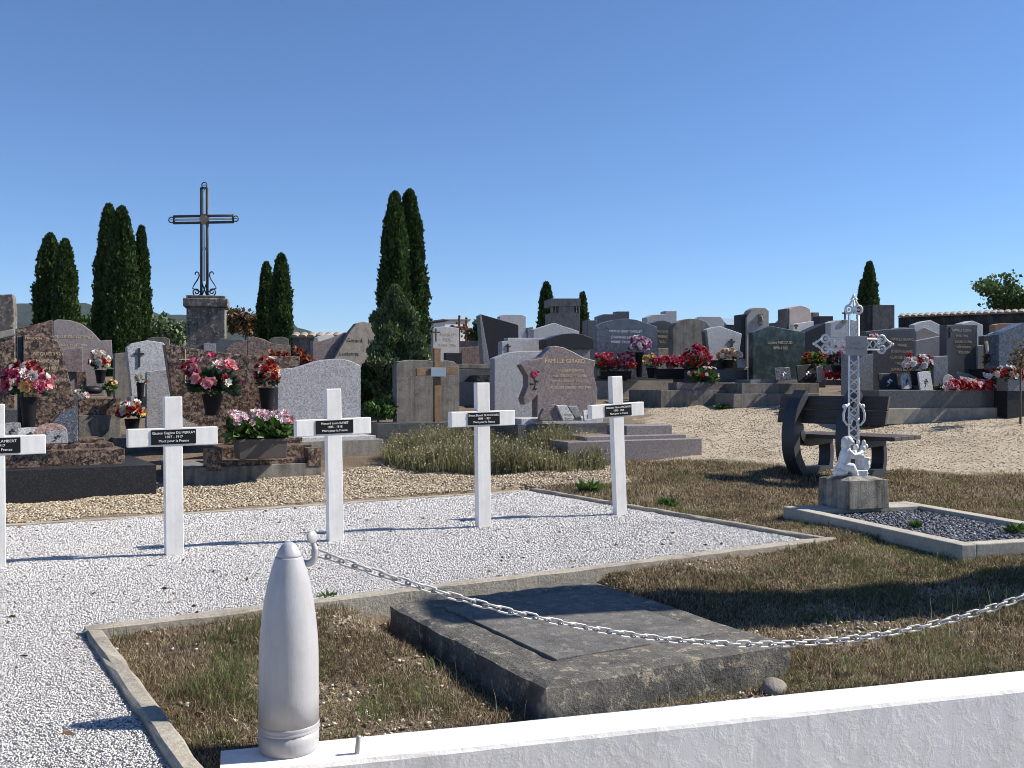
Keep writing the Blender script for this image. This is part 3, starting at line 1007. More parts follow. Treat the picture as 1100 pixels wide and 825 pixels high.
text_mesh('inscription', 'Famille\nREYNAUD', .04, M['plaque_grey'], pl, Matrix.Translation(q2(920, 370) + Vector((0, -.0335, 0))) @ Matrix.Rotation(R(90), 4, 'X'))
for sx in (-1, 1):
    b = MB()
    pts = [(6, 432), (10, 436), (12.5, 443), (12, 450), (8, 455), (3.5, 454), (3, 450), (6, 448)]
    b.tube([q2(919.2 + sx * x, y, -.006) for x, y in pts], .010, 7)
    b.ball(q2(919.2 + sx * 10.5, 435), .022, 8, 6); b.ball(q2(919.2 + sx * 5, 447), .017, 8, 6)
    b.tube([q2(919.2 + sx * 6, 441), q2(919.2, 446, -.01)], .009, 6)
    b.build('scroll_bracket', M['silver_paint'], cr, True)
# kneeling child, altar, urn as one cast figure group
b = MB()
def bl(px, py, y, r):
    b.ball(q2(px, py, y), tuple(k_ * cs for k_ in (r if isinstance(r, tuple) else (r, r, r))), 14, 10)
def limb(pts, rs): b.tube([q2(*p) for p in pts], [k_ * cs for k_ in rs], 10)
bl(910.5, 472, -.03, (5, 5, 5.8)); bl(907.6, 472.5, -.026, (4.6, 5, 5.6)); bl(907, 477, -.02, (4, 4.4, 4.4))
bl(914, 473.5, -.045, (2.2, 2.6, 2.6))
limb([(909, 477, -.025), (908, 484, -.025), (906.5, 492, -.02), (906, 500, -.02)], [3.4, 6.0, 6.6, 7.4])
limb([(909, 482, -.05), (914, 487, -.06), (921, 486, -.05), (926, 484, -.035)], [2.9, 2.6, 2.1, 1.8])
limb([(906, 482, -.0), (912, 489, .0), (920, 487, .0)], [2.9, 2.4, 1.8])
limb([(904, 499, -.03), (912, 500, -.07), (917, 506, -.05)], [6.2, 5, 3.6])
limb([(904, 501, 0), (899, 506, .0), (896, 508.5, .01)], [6, 4.5, 3])
bl(917, 508, -.05, (4, 4, 2)); bl(903, 505, -.02, (7, 8, 5))
b.box(*(lambda a, c: (a.x, c.x, -.07, .05, c.z, a.z))(q2(913, 503), q2(931, 510)))
b.box(*(lambda a, c: (a.x, c.x, -.045, .04, c.z, a.z))(q2(914, 487), q2(929, 491)))
b.box(*(lambda a, c: (a.x, c.x, -.03, .03, c.z, a.z))(q2(923, 490), q2(927, 504)))
b.lathe([(k_ * cs, z * cs) for k_, z in [(3, 0), (3.4, 1.2), (2.2, 3), (4.4, 7), (5.2, 11), (4.6, 15), (5.4, 17), (5.2, 18.5)]], q2(931.5, 508, -.02), 16)
bl(921, 479, -.01, (3, 3, 4)); bl(924, 474, -.005, (2.2, 2, 3.6)); bl(929, 480, -.01, (4, 3, 4)); bl(930.5, 474.5, -.01, (2.2, 2.2, 3.8)); bl(918, 484, -.02, (3, 3, 3)); bl(933, 478, -.01, (2.4, 2.4, 2.8)); bl(926, 484, -.02, (3, 3, 3))
fo = b.build('child_figure', M['silver_paint'], cr, True)
rm = fo.modifiers.new('remesh', 'REMESH'); rm.mode = 'VOXEL'; rm.voxel_size = .0045; rm.use_smooth_shade = True
sm = fo.modifiers.new('smooth', 'SMOOTH'); sm.iterations = 2

# ------------------------------------------------------------------ bench seen from behind
bq = U(842, 511)
BA = R(-46)
bt = thing('park_bench', 'dark bench with curved grey metal frames and brown plank seat, seen from behind', 'bench', (bq.x, bq.y, bq.z - .01), BA)


def ribbon(mb, path, widths, x0, x1):
    """loop ribbon in the y(forward)-z plane, thickness along x"""
    pts = [Vector((p[0], p[1])) for p in path]; n = len(pts); L_ = []; R_ = []
    for i in range(n):
        a = pts[max(i - 1, 0)]; c = pts[min(i + 1, n - 1)]
        t = (c - a).normalized(); nn = Vector((-t.y, t.x)); w = widths[i] / 2
        L_.append(pts[i] + nn * w); R_.append(pts[i] - nn * w)
    poly = L_ + R_[::-1]
    for i in range(n - 1):
        q = [L_[i], L_[i + 1], R_[i + 1], R_[i]]
        vs = [(x0, p.x, p.y) for p in q] + [(x1, p.x, p.y) for p in q]
        fs = [(0, 1, 2, 3), (7, 6, 5, 4), (0, 4, 5, 1), (2, 6, 7, 3)]
        if i == 0: fs.append((3, 7, 4, 0))
        if i == n - 2: fs.append((1, 5, 6, 2))
        mb.add(vs, fs)


def smooth_path(pts, n=24):
    out = []
    P_ = [Vector(p) for p in pts]
    P_ = [P_[0] * 2 - P_[1]] + P_ + [P_[-1] * 2 - P_[-2]]
    for i in range(1, len(P_) - 2):
        for k in range(n // (len(P_) - 3)):
            t = k / (n // (len(P_) - 3))
            a, b_, c, d = P_[i - 1:i + 3]
            out.append(.5 * ((2 * b_) + (c - a) * t + (2 * a - 5 * b_ + 4 * c - d) * t * t + (3 * b_ - a - 3 * c + d) * t ** 3))
    out.append(P_[-2]); return out


BL = 1.2
def bench_frame(xc):
    b = MB()
    back = smooth_path([(.22, .93), (.06, .76), (-.02, .50), (.01, .24), (.16, .045)], 28)
    n = len(back)
    ribbon(b, back, [.11 + .03 * math.sin(math.pi * i / (n - 1)) for i in range(n)], xc - .075, xc + .075)
    seatb = smooth_path([(.08, .58), (.13, .45), (.24, .385), (.42, .385), (.80, .40)], 24)
    ribbon(b, seatb, [.085] * len(seatb), xc - .073, xc + .073)
    ribbon(b, [(.12, .05), (.45, .05), (.80, .05)], [.10, .09, .09], xc - .074, xc + .074)
    fr = smooth_path([(.74, .06), (.775, .16), (.78, .27), (.76, .37)], 15)
    ribbon(b, fr, [.08] * len(fr), xc - .072, xc + .072)
    return b


for xc in (.10, .74):
    bench_frame(xc).build('side_frame', M['bench_metal'], bt, False)
for i in range(2):
    b = MB()
    Mx = Matrix.Translation((0, .115 + .05 * i, .70 + .155 * i)) @ Matrix.Rotation(R(-18), 4, 'X')
    b.box(-.17, BL - .10, .055, .095, -.078, .0745, Mx)
    b.build('back_board', M['bench_wood'], bt, False, .004)
for i in range(4):
    b = MB(); y0 = .20 + .165 * i
    b.box(-.10, BL - .02, y0, y0 + .158, .435, .478)
    b.build('seat_board', M['bench_wood'], bt, False, .004)

# ------------------------------------------------------------------ tombs
class Tomb:
    def __init__(self, label, px, Y, yaw=31, name='tomb', cat='tomb', group=None, zb=None):
        self.yaw = R(yaw); x = (px - CX) / F * Y
        self.o = Vector((x, Y, g(x, Y) - .03 if zb is None else zb))
        self.t = thing(name, label, cat, self.o, self.yaw, group)
        self.ax = Vector((math.cos(self.yaw), math.sin(self.yaw), 0)); self.nn = Vector((math.sin(self.yaw), -math.cos(self.yaw), 0))

    def pt(self, px, py, off=0):
        """photo point -> local x,z on the front plane moved 'off' metres towards the viewer"""
        d = Vector(ray(px, py)); cam = Vector((0, 0, CAMZ)); c = self.o + self.nn * off
        t = (c - cam).dot(self.nn) / d.dot(self.nn)
        p = cam + d * t - self.o
        return p.dot(self.ax), p.z

    def stele(self, pts, mat, th=.12, off=0, name='headstone', bevel=.008, down=True, parent=None):
        q = [self.pt(x, y, off) for x, y in pts]
        if down:
            zmin = min(z for _, z in q)
            q = [(x, (-.05 if abs(z - zmin) < .03 else z)) if zmin < .35 else (x, z) for x, z in q]
        b = MB(); b.prism(q, -off, -off + th)
        return b.build(name, M[mat], parent or self.t, False, bevel)

    def box(self, px0, px1, ytop, ybot, mat, off=.2, depth=.3, name='plinth', bevel=.006):
        x0, z1 = self.pt(px0, ytop, off); x1, _ = self.pt(px1, ytop, off)
        x1 = self.pt(px1, ytop, off)[0]
        z0 = -.08 if ybot is None else self.pt((px0 + px1) / 2, ybot, off)[1]
        zt = self.pt((px0 + px1) / 2, ytop, off)[1]
        b = MB(); b.box(min(x0, x1), max(x0, x1), -off, -off + depth, z0, zt)
        return b.build(name, M[mat], self.t, False, bevel)

    def text(self, body, px, py, hpx, mat='lettering_gold', off=0, space=1.25, parent=None, name='inscription'):
        x, z = self.pt(px, py, off)
        s = hpx / F * self.o.y * 1.35
        return text_mesh(name, body, s, M[mat], parent or self.t, Matrix.Translation((x, -off - .0015, z)) @ Matrix.Rotation(R(90), 4, 'X'), space=space)

    def cross(self, px, py, h, w, mat, off=0, th=2, name='cross_emblem', depth=.015, up=.3):
        s = self.o.y / F
        x, z = self.pt(px, py, off)
        b = MB()
        pts = [(-th / 2, -h * (1 - up)), (th / 2, -h * (1 - up)), (th / 2, -th / 2), (w / 2, -th / 2), (w / 2, th / 2), (th / 2, th / 2), (th / 2, h * up), (-th / 2, h * up), (-th / 2, th / 2), (-w / 2, th / 2), (-w / 2, -th / 2), (-th / 2, -th / 2)]
        b.prism([(x + a * s, z + c * s) for a, c in pts], -off - depth, -off + .002)
        return b.build(name, M[mat], self.t)


GL_ = 'gold-lettered tombs'
# ---- left foreground
T = Tomb('tall brown mottled tomb with gold letters on a long polished black base', 55, 10.2, 31)
T.stele([(25, 360), (45, 361), (62, 366), (70, 388), (82, 438), (85, 478), (25, 478)], 'brown_granite', .14)
T.stele([(17, 353), (36, 349), (57, 343), (57, 385), (17, 385)], 'brown_granite', .10, off=-.16, name='back_panel', down=False)
T.stele([(19, 362), (25, 361), (25, 470), (19, 470)], 'black_granite', .10, off=-.05, name='side_strip')
T.text('MANDON', 36, 363.5, 2.6, off=0); T.text('JACQUES 1921\nMANDON\n1934-1987', 51, 388, 3.6, space=1.6)
T.text('NÉE PERROUD\n1941', 57, 412, 3.4, space=1.6)
T.box(-40, 113, 473, 480, 'brown_granite', .35, .55, 'upper_step'); T.box(-40, 122, 478, 486, 'brown_granite', .5, .7, 'middle_step')
T.box(-60, 134, 485, 506, 'brown_granite', .75, 1.0, 'plinth')
T.box(-80, 168, 504, None, 'black_granite', 1.05, 1.5, 'base')
sl = Tomb('grey slanted granite memorial tablet leaning beside the tall brown tomb', 72, 9.85, 31, 'memorial_tablet', 'tablet', None, P(72, 476, 9.85).z)
sl.stele([(53, 457), (64, 445), (83, 437), (84, 474), (76, 476), (53, 476)], 'blue_granite', .10, 0, 'tablet', down=False)


def plaque(px, py, w, h, Y, mat, label, shape='rect', yaw=31, emblem='lettering_black', tilt=12, base=True):
    s = Y / F
    t = thing('memorial_plaque', label, 'plaque', P(px, py + h / 2, Y), R(yaw), 'memorial plaques on the tombs')
    w_, h_ = w * s, h * s
    if shape == 'rect': pts = [(-w_ / 2, 0), (w_ / 2, 0), (w_ / 2 * .96, h_ * .96), (w_ * .2, h_), (-w_ / 2, h_ * .94)]
    elif shape == 'arch': pts = [(-w_ / 2, 0), (w_ / 2, 0)] + [(w_ / 2 * math.cos(a), h_ * .5 + h_ * .5 * math.sin(a)) for a in [math.pi * k / 10 for k in range(11)]]
    elif shape == 'wave': pts = [(-w_ / 2, 0), (w_ / 2, 0), (w_ / 2, h_ * .45), (w_ * .25, h_ * .55), (0, h_ * .6), (-w_ * .2, h_ * .9), (-w_ * .38, h_), (-w_ / 2, h_ * .85)]
    else: pts = [(-w_ / 2, h_ * .3), (-w_ * .1, 0), (w_ * .45, h_ * .1), (w_ / 2, h_ * .5), (w_ * .1, h_ * .85), (-w_ * .45, h_)]
    Mt = Matrix.Rotation(R(-tilt), 4, 'X')
    b = MB(); b.prism(pts, -.0, .03, Mt); b.build('panel', M[mat], t, False, .004)
    if emblem:
        b = MB()
        for k in range(5):
            a = k * 1.256
            b.ball((w_ * .05 + w_ * .09 * math.cos(a), -.003, h_ * .5 + h_ * .09 * math.sin(a * 1.3)), (w_ * .07, .003, h_ * .04), 8, 6, Mt)
        b.tube([Vector((w_ * .05, -.004, h_ * .4)), Vector((-w_ * .05, -.004, h_ * .25)), Vector((-w_ * .15, -.004, h_ * .2))], .004, 5, False, Mt)
        b.build('emblem', M[emblem], t, True)
    return t


plaque(12, 463, 20, 20, 9.6, 'mid_granite', 'grey rectangular plaque farthest left on the long black-based tomb')
plaque(31, 466, 22, 15, 9.5, 'pale_granite', 'pale grey memorial plaque with dark flower between grey and pink plaques')
plaque(55, 464, 32, 20, 9.45, 'pink_granite', 'pink granite round-topped memorial plaque with dark emblem', 'arch')
plaque(61, 469, 22, 15, 9.3, 'mid_granite', 'small grey plaque with dark rose in front of the pink plaque')
T = Tomb('brown mottled tomb with pale pillar and grey cap at the left edge', 4, 11.6, 31)
T.stele([(-40, 372), (16, 362), (16, 450), (-40, 450)], 'brown_granite', .14); T.stele([(-42, 366), (15, 353), (17, 360), (-42, 374)], 'concrete', .25, .03, 'cap', down=False)
T.stele([(9, 392), (15, 391), (15, 420), (9, 420)], 'pale_concrete', .08, .06, 'pillar', down=False)
T.box(-60, 40, 440, None, 'dark_granite', .5, .8, 'base')
T = Tomb('mauve round-shouldered tomb with gold letters and square inset panel', 88, 13.2, 31)
T.stele([(57, 345), (62, 343), (76, 344), (88, 348), (99, 356), (108, 366), (120, 365), (121, 385), (113, 400), (113, 425), (57, 425)], 'mauve_granite', .14)
T.stele([(63, 376), (89, 373), (89, 400), (63, 400)], 'purple_granite', .06, .06, 'inset_panel', down=False)
T.text('FAMILLE GUILLERMET', 77, 362, 3.4); T.text('Robert 1931-1999', 77, 371, 3, off=0)
T.box(82, 93, 399, 424, 'brown_granite', .3, .2, 'side_block'); T.box(84, 130, 428, 447, 'brown_granite', .75, .9, 'plinth'); T.box(84, 130, 446, None, 'weathered', .78, 1.0, 'base')
T = Tomb('greenish grey plain stone slab upright between mauve tomb and pale cross tomb', 131, 14.2, 31, 'headstone', 'headstone')
T.stele([(123, 380), (139, 378), (141, 432), (123, 432)], 'weathered', .16)
T = Tomb('pale speckled granite tomb with black cross and a lower panel before it', 162, 13.2, 31)
T.stele([(136, 373), (141, 369), (158, 365.5), (175, 368), (178, 371), (181, 392), (185, 440), (143, 440)], 'pale_granite', .13)
T.stele([(157, 402), (158, 399.5), (179, 396.5), (185, 440), (185, 462), (157, 462)], 'grey_granite', .10, .35, 'front_panel')
T.cross(149.5, 380, 20, 10, 'lettering_black', 0, 2)
T.box(140, 160, 426, 437, 'grey_granite', .3, .25, 'urn_shelf'); T.box(125, 200, 470, None, 'dark_granite', .7, 1.0, 'base')
T = Tomb('wide brown mottled tomb with slim gold cross behind the pink lilies', 245, 12.6, 31)
T.stele([(177, 370), (200, 373), (240, 379), (275, 382), (322, 383), (324, 470), (192, 470)], 'brown_granite', .16)
T.cross(199, 386, 36, 13, 'lettering_gold', 0, .9, depth=.006)
T.box(190, 210, 455, 475, 'brown_granite', .55, .2, 'side_block')
T = Tomb('low concrete grave edge with brown granite corner posts below the lilies', 270, 11.0, 31, 'grave_edge', 'grave')
T.box(198, 345, 500, None, 'weathered', .45, 1.2, 'kerb'); T.box(238, 332, 494, 501, 'brown_granite', .4, .3, 'ledge')
T.box(222, 238, 482, 506, 'brown_granite', .46, .16, 'corner_post'); T.box(331, 345, 481, 501, 'brown_granite', .46, .16, 'corner_post')
T.box(238, 335, 479, 494, 'brown_granite', -.05, .4, 'ledger')
T = Tomb('brown wave-topped granite tomb behind the wide brown tomb', 283, 16, 28)
T.stele([(266, 362), (272, 361.5), (283, 364), (293, 369), (312, 371), (313, 400), (266, 400)], 'brown_granite_far', .14)
T.stele([(242, 376), (247, 371), (256, 367), (265.5, 365.5), (265.5, 400), (242, 400)], 'brown_granite_far', .12, .04, 'side_wing')
T = Tomb('dark bluish low stone blocks below the tall iron cross pedestal', 224, 18.5, 28, 'headstone', 'headstone')
T.stele([(205, 371), (231, 369), (237, 363), (262, 366), (262, 395), (205, 395)], 'dark_granite', .3)
T.box(219, 232, 369, 380, 'mid_granite', .1, .1, 'front_panel')
T = Tomb('grey speckled granite headstone with wavy top behind a white war cross', 343, 12.3, 31, 'headstone', 'headstone')
cur = [(298, 396), (306, 396), (318, 395), (328, 392), (338, 388.5), (348, 386.5), (358, 385.5), (367, 385.5), (375, 387), (382, 390), (387.5, 393)]
T.stele(cur + [(387.5, 475), (298, 475)], 'grey_granite', .13)
T.box(318, 404, 469, 474, 'pale_granite', .3, .5, 'plinth'); T.box(322, 412, 473, None, 'concrete', .36, .7, 'base')
T.box(296, 325, 470, 483, 'brown_granite', .35, .4, 'side_block')
T = Tomb('purple granite tomb wing beside a tall pointed rough stone with black lettering', 375, 18, 31)
T.stele([(336, 366), (345, 366.5), (357, 363), (372, 357), (374, 420), (336, 420)], 'purple_granite', .14)
T.stele([(358, 388), (366, 373), (376, 356), (383, 347.5), (390, 345.5), (398, 347), (406, 352), (413, 362), (413, 420), (358, 420)], 'rough_stone', .16, .12, 'rough_stone')
T.text('Gérard    Joly', 388, 366, 4.5, 'lettering_black', .12); T.text('Lucienne', 375, 380, 4.5, 'lettering_black', .12)
# ---- middle
T = Tomb('plain weathered grey headstone standing behind the wooden cross', 459, 13.6, 28, 'headstone', 'headstone')
T.stele([(425.5, 392), (428, 388.5), (440, 386.5), (458, 387), (471, 389), (480, 387), (488, 388.5), (493.5, 394), (493.5, 465), (426, 465)], 'weathered', .15)
T.box(405, 500, 454, None, 'dark_granite', .45, .5, 'base')
T = Tomb('brown wooden grave cross with blue-grey plate before the plain headstone', 470, 13.25, 28, 'wooden_cross', 'cross')
T.stele([(466.5, 374), (473.5, 374), (474, 470), (467, 470)], 'wood_old', .06, 0, 'post', .004)
T.stele([(447.5, 395.5), (492, 393.5), (492, 402), (447.5, 404)], 'wood_old', .04, .05, 'crossbar', .004, False)
o = T.box(463, 479, 395, 404.5, 'plaque_blue', .07, .015, 'name_plate', .002)
T = Tomb('grey granite headstone with gold letters behind the central wooden cross', 479, 21, 28, 'headstone', 'headstone')
T.stele([(465, 352), (478, 350.5), (493, 352.5), (494, 400), (465, 400)], 'pale_granite', .2)
T.text('FAMILLE\nDUC\n1908-1986', 481, 365, 3.5); T.cross(468, 357, 14, 10, 'iron', .05, 1.6)
T = Tomb('small dark headstone above dark stone steps left of the slanted black tomb', 487, 17.5, 25)
T.stele([(478.5, 379), (496.5, 379), (496.5, 391), (478.5, 391)], 'black_granite', .1)
T.box(478, 530, 391, 396, 'weathered', .2, .8, 'upper_step'); T.box(470, 533, 397, 411, 'dark_granite', .5, 1.0, 'base'); T.box(512, 531, 403, None, 'brown_granite', .8, .4, 'front_block')
T.box(470, 512, 410, None, 'dark_granite', .8, 1, 'lower_base')
T = Tomb('brown stone block and dark vase niche behind the slanted black tomb', 503, 22, 25, 'tomb')
T.stele([(493, 373), (516, 372), (516, 400), (493, 400)], 'brown_granite_far', .3)
for i, (px, lab) in enumerate(((493.5, 'rusty iron grave cross, left one of the two before the white building'), (501, 'rusty iron grave cross, right one of the two before the white building'))):
    T = Tomb(lab, px, 24 + i * .5, 20, 'iron_cross', 'cross', 'rusty iron crosses')
    T.stele([(px - .9, 341 + i * 3), (px + .9, 341 + i * 3), (px + .9, 390), (px - .9, 390)], 'rust', .04, 0, 'shaft', .004)
    T.stele([(px - 5, 350.5 + i * 2), (px + 5, 350.5 + i * 2), (px + 5, 352.5 + i * 2), (px - 5, 352.5 + i * 2)], 'rust', .03, .01, 'crossbar', .003, False)
    s = T.o.y / F
    for dx, dy in ((-5.5, 351.5), (5.5, 351.5), (0, 340), (-2.5, 347), (2.5, 356)):
        x, z = T.pt(px + dx, dy + i * 2); b = MB(); b.ball((x, 0, z), 1.5 * s, 8, 6); b.build('finial', M['rust'], T.t, True)
T = Tomb('black slanted granite tomb with sharp raised left corner', 538, 19.5, 22)
T.stele([(516.5, 337.5), (557, 349), (557, 372), (541, 400), (527, 400)], 'black_granite', .16)
T.stele([(515, 339), (517, 338), (528, 400), (520, 400)], 'mid_granite', .2, .04, 'edge_strip')
T.box(516, 530, 391, 409, 'black_granite', .5, .4, 'side_block')
T = Tomb('grey square-topped headstone behind the slanted black tomb', 551, 25, 22, 'headstone', 'headstone')
T.stele([(537, 340), (541, 338), (561, 338), (565, 340), (565, 375), (537, 375)], 'pale_granite', .2)
T = Tomb('wide low pale granite headstone with small black cross figure', 564, 17, 24, 'headstone', 'headstone')
T.stele([(539, 367), (545.5, 366), (545.5, 363), (587, 363), (587, 400), (539, 400)], 'pale_granite', .18); T.cross(545.5, 372, 9, 6, 'lettering_black', 0, 1.4)
T = Tomb('pale granite headstone with low gabled top before the concrete chapel', 594, 22, 22, 'headstone', 'headstone')
T.stele([(573, 354), (596, 347), (604, 350), (622, 356), (622, 380), (573, 380)], 'pale_granite', .2)
T = Tomb('tiny white pointed ornament stone behind the wide low granite headstone', 565, 23, 22, 'headstone', 'headstone')
T.stele([(562, 362), (564.5, 355), (567, 362), (567, 372), (562, 372)], 'white_marble', .1); T.stele([(567, 352), (573, 351), (574, 372), (567, 372)], 'mid_granite', .15, .05, 'side_stone')
T = Tomb('black granite tomb with gently arched top behind the purple tomb', 612, 17, 22)
T.stele([(586, 365), (597, 361), (607, 358.5), (617, 358), (627, 359.5), (636, 363), (638, 366), (638, 375), (586, 375)], 'black_granite', .3, .12)
T.stele([(586, 374), (634, 374), (634, 400), (586, 400)], 'mid_granite', .15, .02, 'lower_panel')
T = Tomb('dark narrow upright columns at the left side of the blue-grey tomb', 636, 23, 20, 'headstone', 'headstone')
T.stele([(631, 344), (641, 344), (641, 395), (631, 395)], 'dark_granite', .3)
T = Tomb('grey speckled headstone with slanting rounded top left of the purple tomb', 556, 14.4, 28, 'headstone', 'headstone')
T.stele([(531, 385), (545, 379.5), (556, 377.5), (568, 377), (583, 377), (590, 380), (590, 455), (531, 455)], 'grey_granite', .16)
T = Tomb('purple granite family tomb with gold letters and engraved pink rose', 603, 13.0, 29)
T.stele([(577, 385), (580, 384), (586.5, 378), (591, 373), (596, 371.5), (605, 373), (616, 378), (627, 384), (640, 387.5), (637.5, 400), (642, 420), (640, 450), (577, 450)], 'purple_granite', .14)
T.stele([(560, 392), (570, 387), (586, 384), (585.5, 405), (581, 420), (572, 430), (564, 435), (562, 428), (567, 415), (567, 404)], 'purple_granite', .14, .07, 'side_wing', down=False)
T.text('FAMILLE GIRARD', 607, 388, 5.0); T.text('ANDREA GIRARD\nnée GIRARD 1910-1987', 613, 401, 3.2, space=1.35); T.text('SIMON GIRARD  1932-2002\nAUGUSTE GIRARD 1903-1989', 613, 413, 3.0, space=1.7)
b = MB(); s = 13 / F
x, z = T.pt(574, 402, .07)
for k in range(7): b.ball((x + 2.4 * s * math.cos(k), -.074, z + 2.2 * s * math.sin(k * 2.1)), (2 * s, .004, 1.8 * s), 8, 6)
b.build('rose_emblem', M['petal_magenta'], T.t, True)
b = MB(); b.tube([Vector((x, -.073, z - 2 * s)), Vector((x + 1.5 * s, -.073, z - 8 * s)), Vector((x, -.073, z - 16 * s))], .005, 5)
for dx, dz in ((3, -7), (-3, -10), (4, 3), (1, -15)): b.ball((x + dx * s, -.073, z + dz * s), (3 * s, .003, 1.4 * s), 8, 5)
b.build('stem_emblem', M['lettering_black'], T.t, True)
T.box(560, 648, 449, 456, 'pale_granite', .45, .5, 'ledger'); T.box(556, 655, 455, None, 'dark_granite', .5, 1.2, 'base')
T = Tomb('open book shaped grave tablet with photo and gold lines before the purple tomb', 612, 12.4, 29, 'grave_tablet', 'tablet', None, P(612, 452, 12.4).z)
pts = [(580, 447), (584, 439), (592, 434.5), (598, 434.5), (605, 452), (580, 452)]
T.stele(pts, 'purple_granite', .06, 0, 'left_page', down=False)
T.stele([(598, 435.5), (609, 435.5), (619, 452), (605, 452)], 'pale_granite', .05, .03, 'right_page', down=False); T.stele([(610, 436), (620, 436), (626, 452), (620, 452)], 'mid_granite', .05, .03, 'side_page', down=False)
T.text('Souvenir\nRegrets', 611, 447, 2.4, 'lettering_gold', .03)
T = Tomb('low grey stepped grave base at the path behind the leaning war cross', 700, 12.6, 24, 'grave_steps', 'grave')
T.box(673, 722, 457, 469, 'mauve_granite', .25, .5, 'upper_block'); T.box(630, 737, 468, 475, 'mauve_granite', .4, .8, 'middle_step'); T.box(610, 754, 473, None, 'mauve_granite', .55, 1.0, 'lower_step')
# ---- right row
T = Tomb('large dark blue-grey gabled granite tomb behind the red flower trays', 673, 18.88, 20)
T.stele([(641, 350.5), (648, 346.5), (660, 343.5), (672, 342), (684, 343.5), (696, 347.5), (706, 351), (706, 405), (641, 405)], 'blue_granite', .16)
T.text('FAMILLE LEVET CHOLLET', 672, 356, 2.6, 'lettering_white'); T.text('JOANNES LEVET\nMARIE CHOLLET', 670, 365, 3, 'lettering_white')
T.box(640, 752, 404, 410, 'dark_granite', .5, .6, 'ledger')
T.box(628, 752, 409, None, 'kerb', .6, .9, 'base')
T = Tomb('dark stepped block monument behind the blue-grey gabled tomb', 660, 26, 18)
T.stele([(643, 340), (649, 337.5), (663, 337.5), (663, 334.5), (676, 334.5), (676, 390), (643, 390)], 'dark_granite', .3)
T = Tomb('pale stepped block monument behind the round dark headstone', 711, 25, 18)
T.stele([(695, 341), (702, 338), (715, 337.5), (715, 334), (727, 334), (727, 390), (695, 390)], 'pale_granite', .3)
T = Tomb('very dark round-topped headstone with gold letters beside the weathered round stone', 712, 21, 20, 'headstone', 'headstone')
T.stele([(698, 352), (701, 347), (707, 344.5), (714, 344), (720, 346), (724, 351), (724, 400), (698, 400)], 'dark_granite', .18)
T.text('MICHEL\nPIERRE\nVIAL', 712, 362, 3.2)
T.stele([(707, 374), (750, 374), (750, 398), (707, 398)], 'rough_stone', .2, .4, 'low_panel')
T = Tomb('weathered round-topped stone headstone with lichen stains', 743, 20.3, 20, 'headstone', 'headstone')
T.stele([(723, 352), (726, 347), (732, 344), (740, 342.3), (750, 342.5), (758, 345.5), (763, 351), (763, 400), (723, 400)], 'weathered', .2)
T = Tomb('pale granite headstone with clipped corners behind the weathered round stone', 765, 24, 18, 'headstone', 'headstone')
T.stele([(750, 343), (754, 340), (774, 340), (778, 345), (778, 390), (750, 390)], 'pale_granite', .25)
T = Tomb('pale five-sided granite headstone with bronze cross at its right side', 777, 17.88, 22, 'headstone', 'headstone')
T.stele([(759, 354), (766, 351.5), (774, 350.5), (787, 355), (797, 358.5), (793, 388), (763, 388)], 'pale_granite', .14)
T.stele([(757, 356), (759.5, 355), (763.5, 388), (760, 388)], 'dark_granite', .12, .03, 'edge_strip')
T.cross(786, 367, 11, 8, 'iron', 0, 1.8); T.box(755, 800, 387, 398, 'black_granite', .45, .6, 'ledger'); T.box(752, 803, 397, None, 'dark_granite', .6, .9, 'base')
T = Tomb('small glazed roof of a tomb shelter between the two pale headstones', 788, 27, 15, 'tomb_shelter', 'tomb')
T.stele([(780, 348), (797, 348), (797, 390), (780, 390)], 'dark_granite', .8)
x0, z0 = T.pt(779, 349); x1, z1 = T.pt(798, 341)
b = MB(); b.add([(x0, -.1, z0), (x1, -.1, z0), (x1, .5, z1), (x0 + .12, .5, z1), (x0, .9, z0), (x1, .9, z0)], [(0, 1, 2, 3), (3, 2, 5, 4), (0, 3, 4), (1, 5, 2)])
b.build('glass_roof', M['plaque_blue'], T.t)
T = Tomb('tall pale stone monument with carved oval relief and dark side column', 815, 21.5, 18)
T.stele([(802, 341), (807, 333), (811, 330.5), (822, 330.5), (826, 334), (826, 400), (802, 400)], 'pale_concrete', .25)
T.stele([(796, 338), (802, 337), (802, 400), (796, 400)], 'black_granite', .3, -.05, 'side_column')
x, z = T.pt(817, 342); s = T.o.y / F
b = MB(); b.box(x - 2.6 * s, x + 2.6 * s, -.03, -.002, z - 6.5 * s, z + 5 * s); b.build('relief_panel', M['weathered'], T.t, False, .004)
b = MB(); b.ball((x, -.03, z), (1.7 * s, .03, 3.2 * s), 10, 8); b.ball((x, -.04, z + 1 * s), (1 * s, .03, 1.1 * s), 8, 6); b.build('relief_figure', M['rough_stone'], T.t, True)
T = Tomb('pinkish white marble tomb with arched top, brightly sunlit', 860, 25, 18)
T.stele([(848, 332), (853, 329.5), (860, 328), (866, 329.5), (870, 332), (871.5, 338), (872, 400), (848, 400)], 'pink_stone', .4)
T.stele([(852, 348), (874, 345), (874, 400), (852, 400)], 'white_marble', .2, .3, 'front_panel'); T.cross(855, 350, 5, 5, 'iron', .32, 1.5)
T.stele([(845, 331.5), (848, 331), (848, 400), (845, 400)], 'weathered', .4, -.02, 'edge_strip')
T = Tomb('small grey pillar block right of the pink marble tomb', 876, 27, 18, 'headstone', 'headstone')
T.stele([(873, 335.5), (880, 335.5), (880, 390), (873, 390)], 'weathered', .3)
T = Tomb('black square-topped headstone left of the small stone cross', 889, 26, 18, 'headstone', 'headstone')
T.stele([(880.5, 339.5), (895, 339.5), (895, 390), (880.5, 390)], 'black_granite', .3)
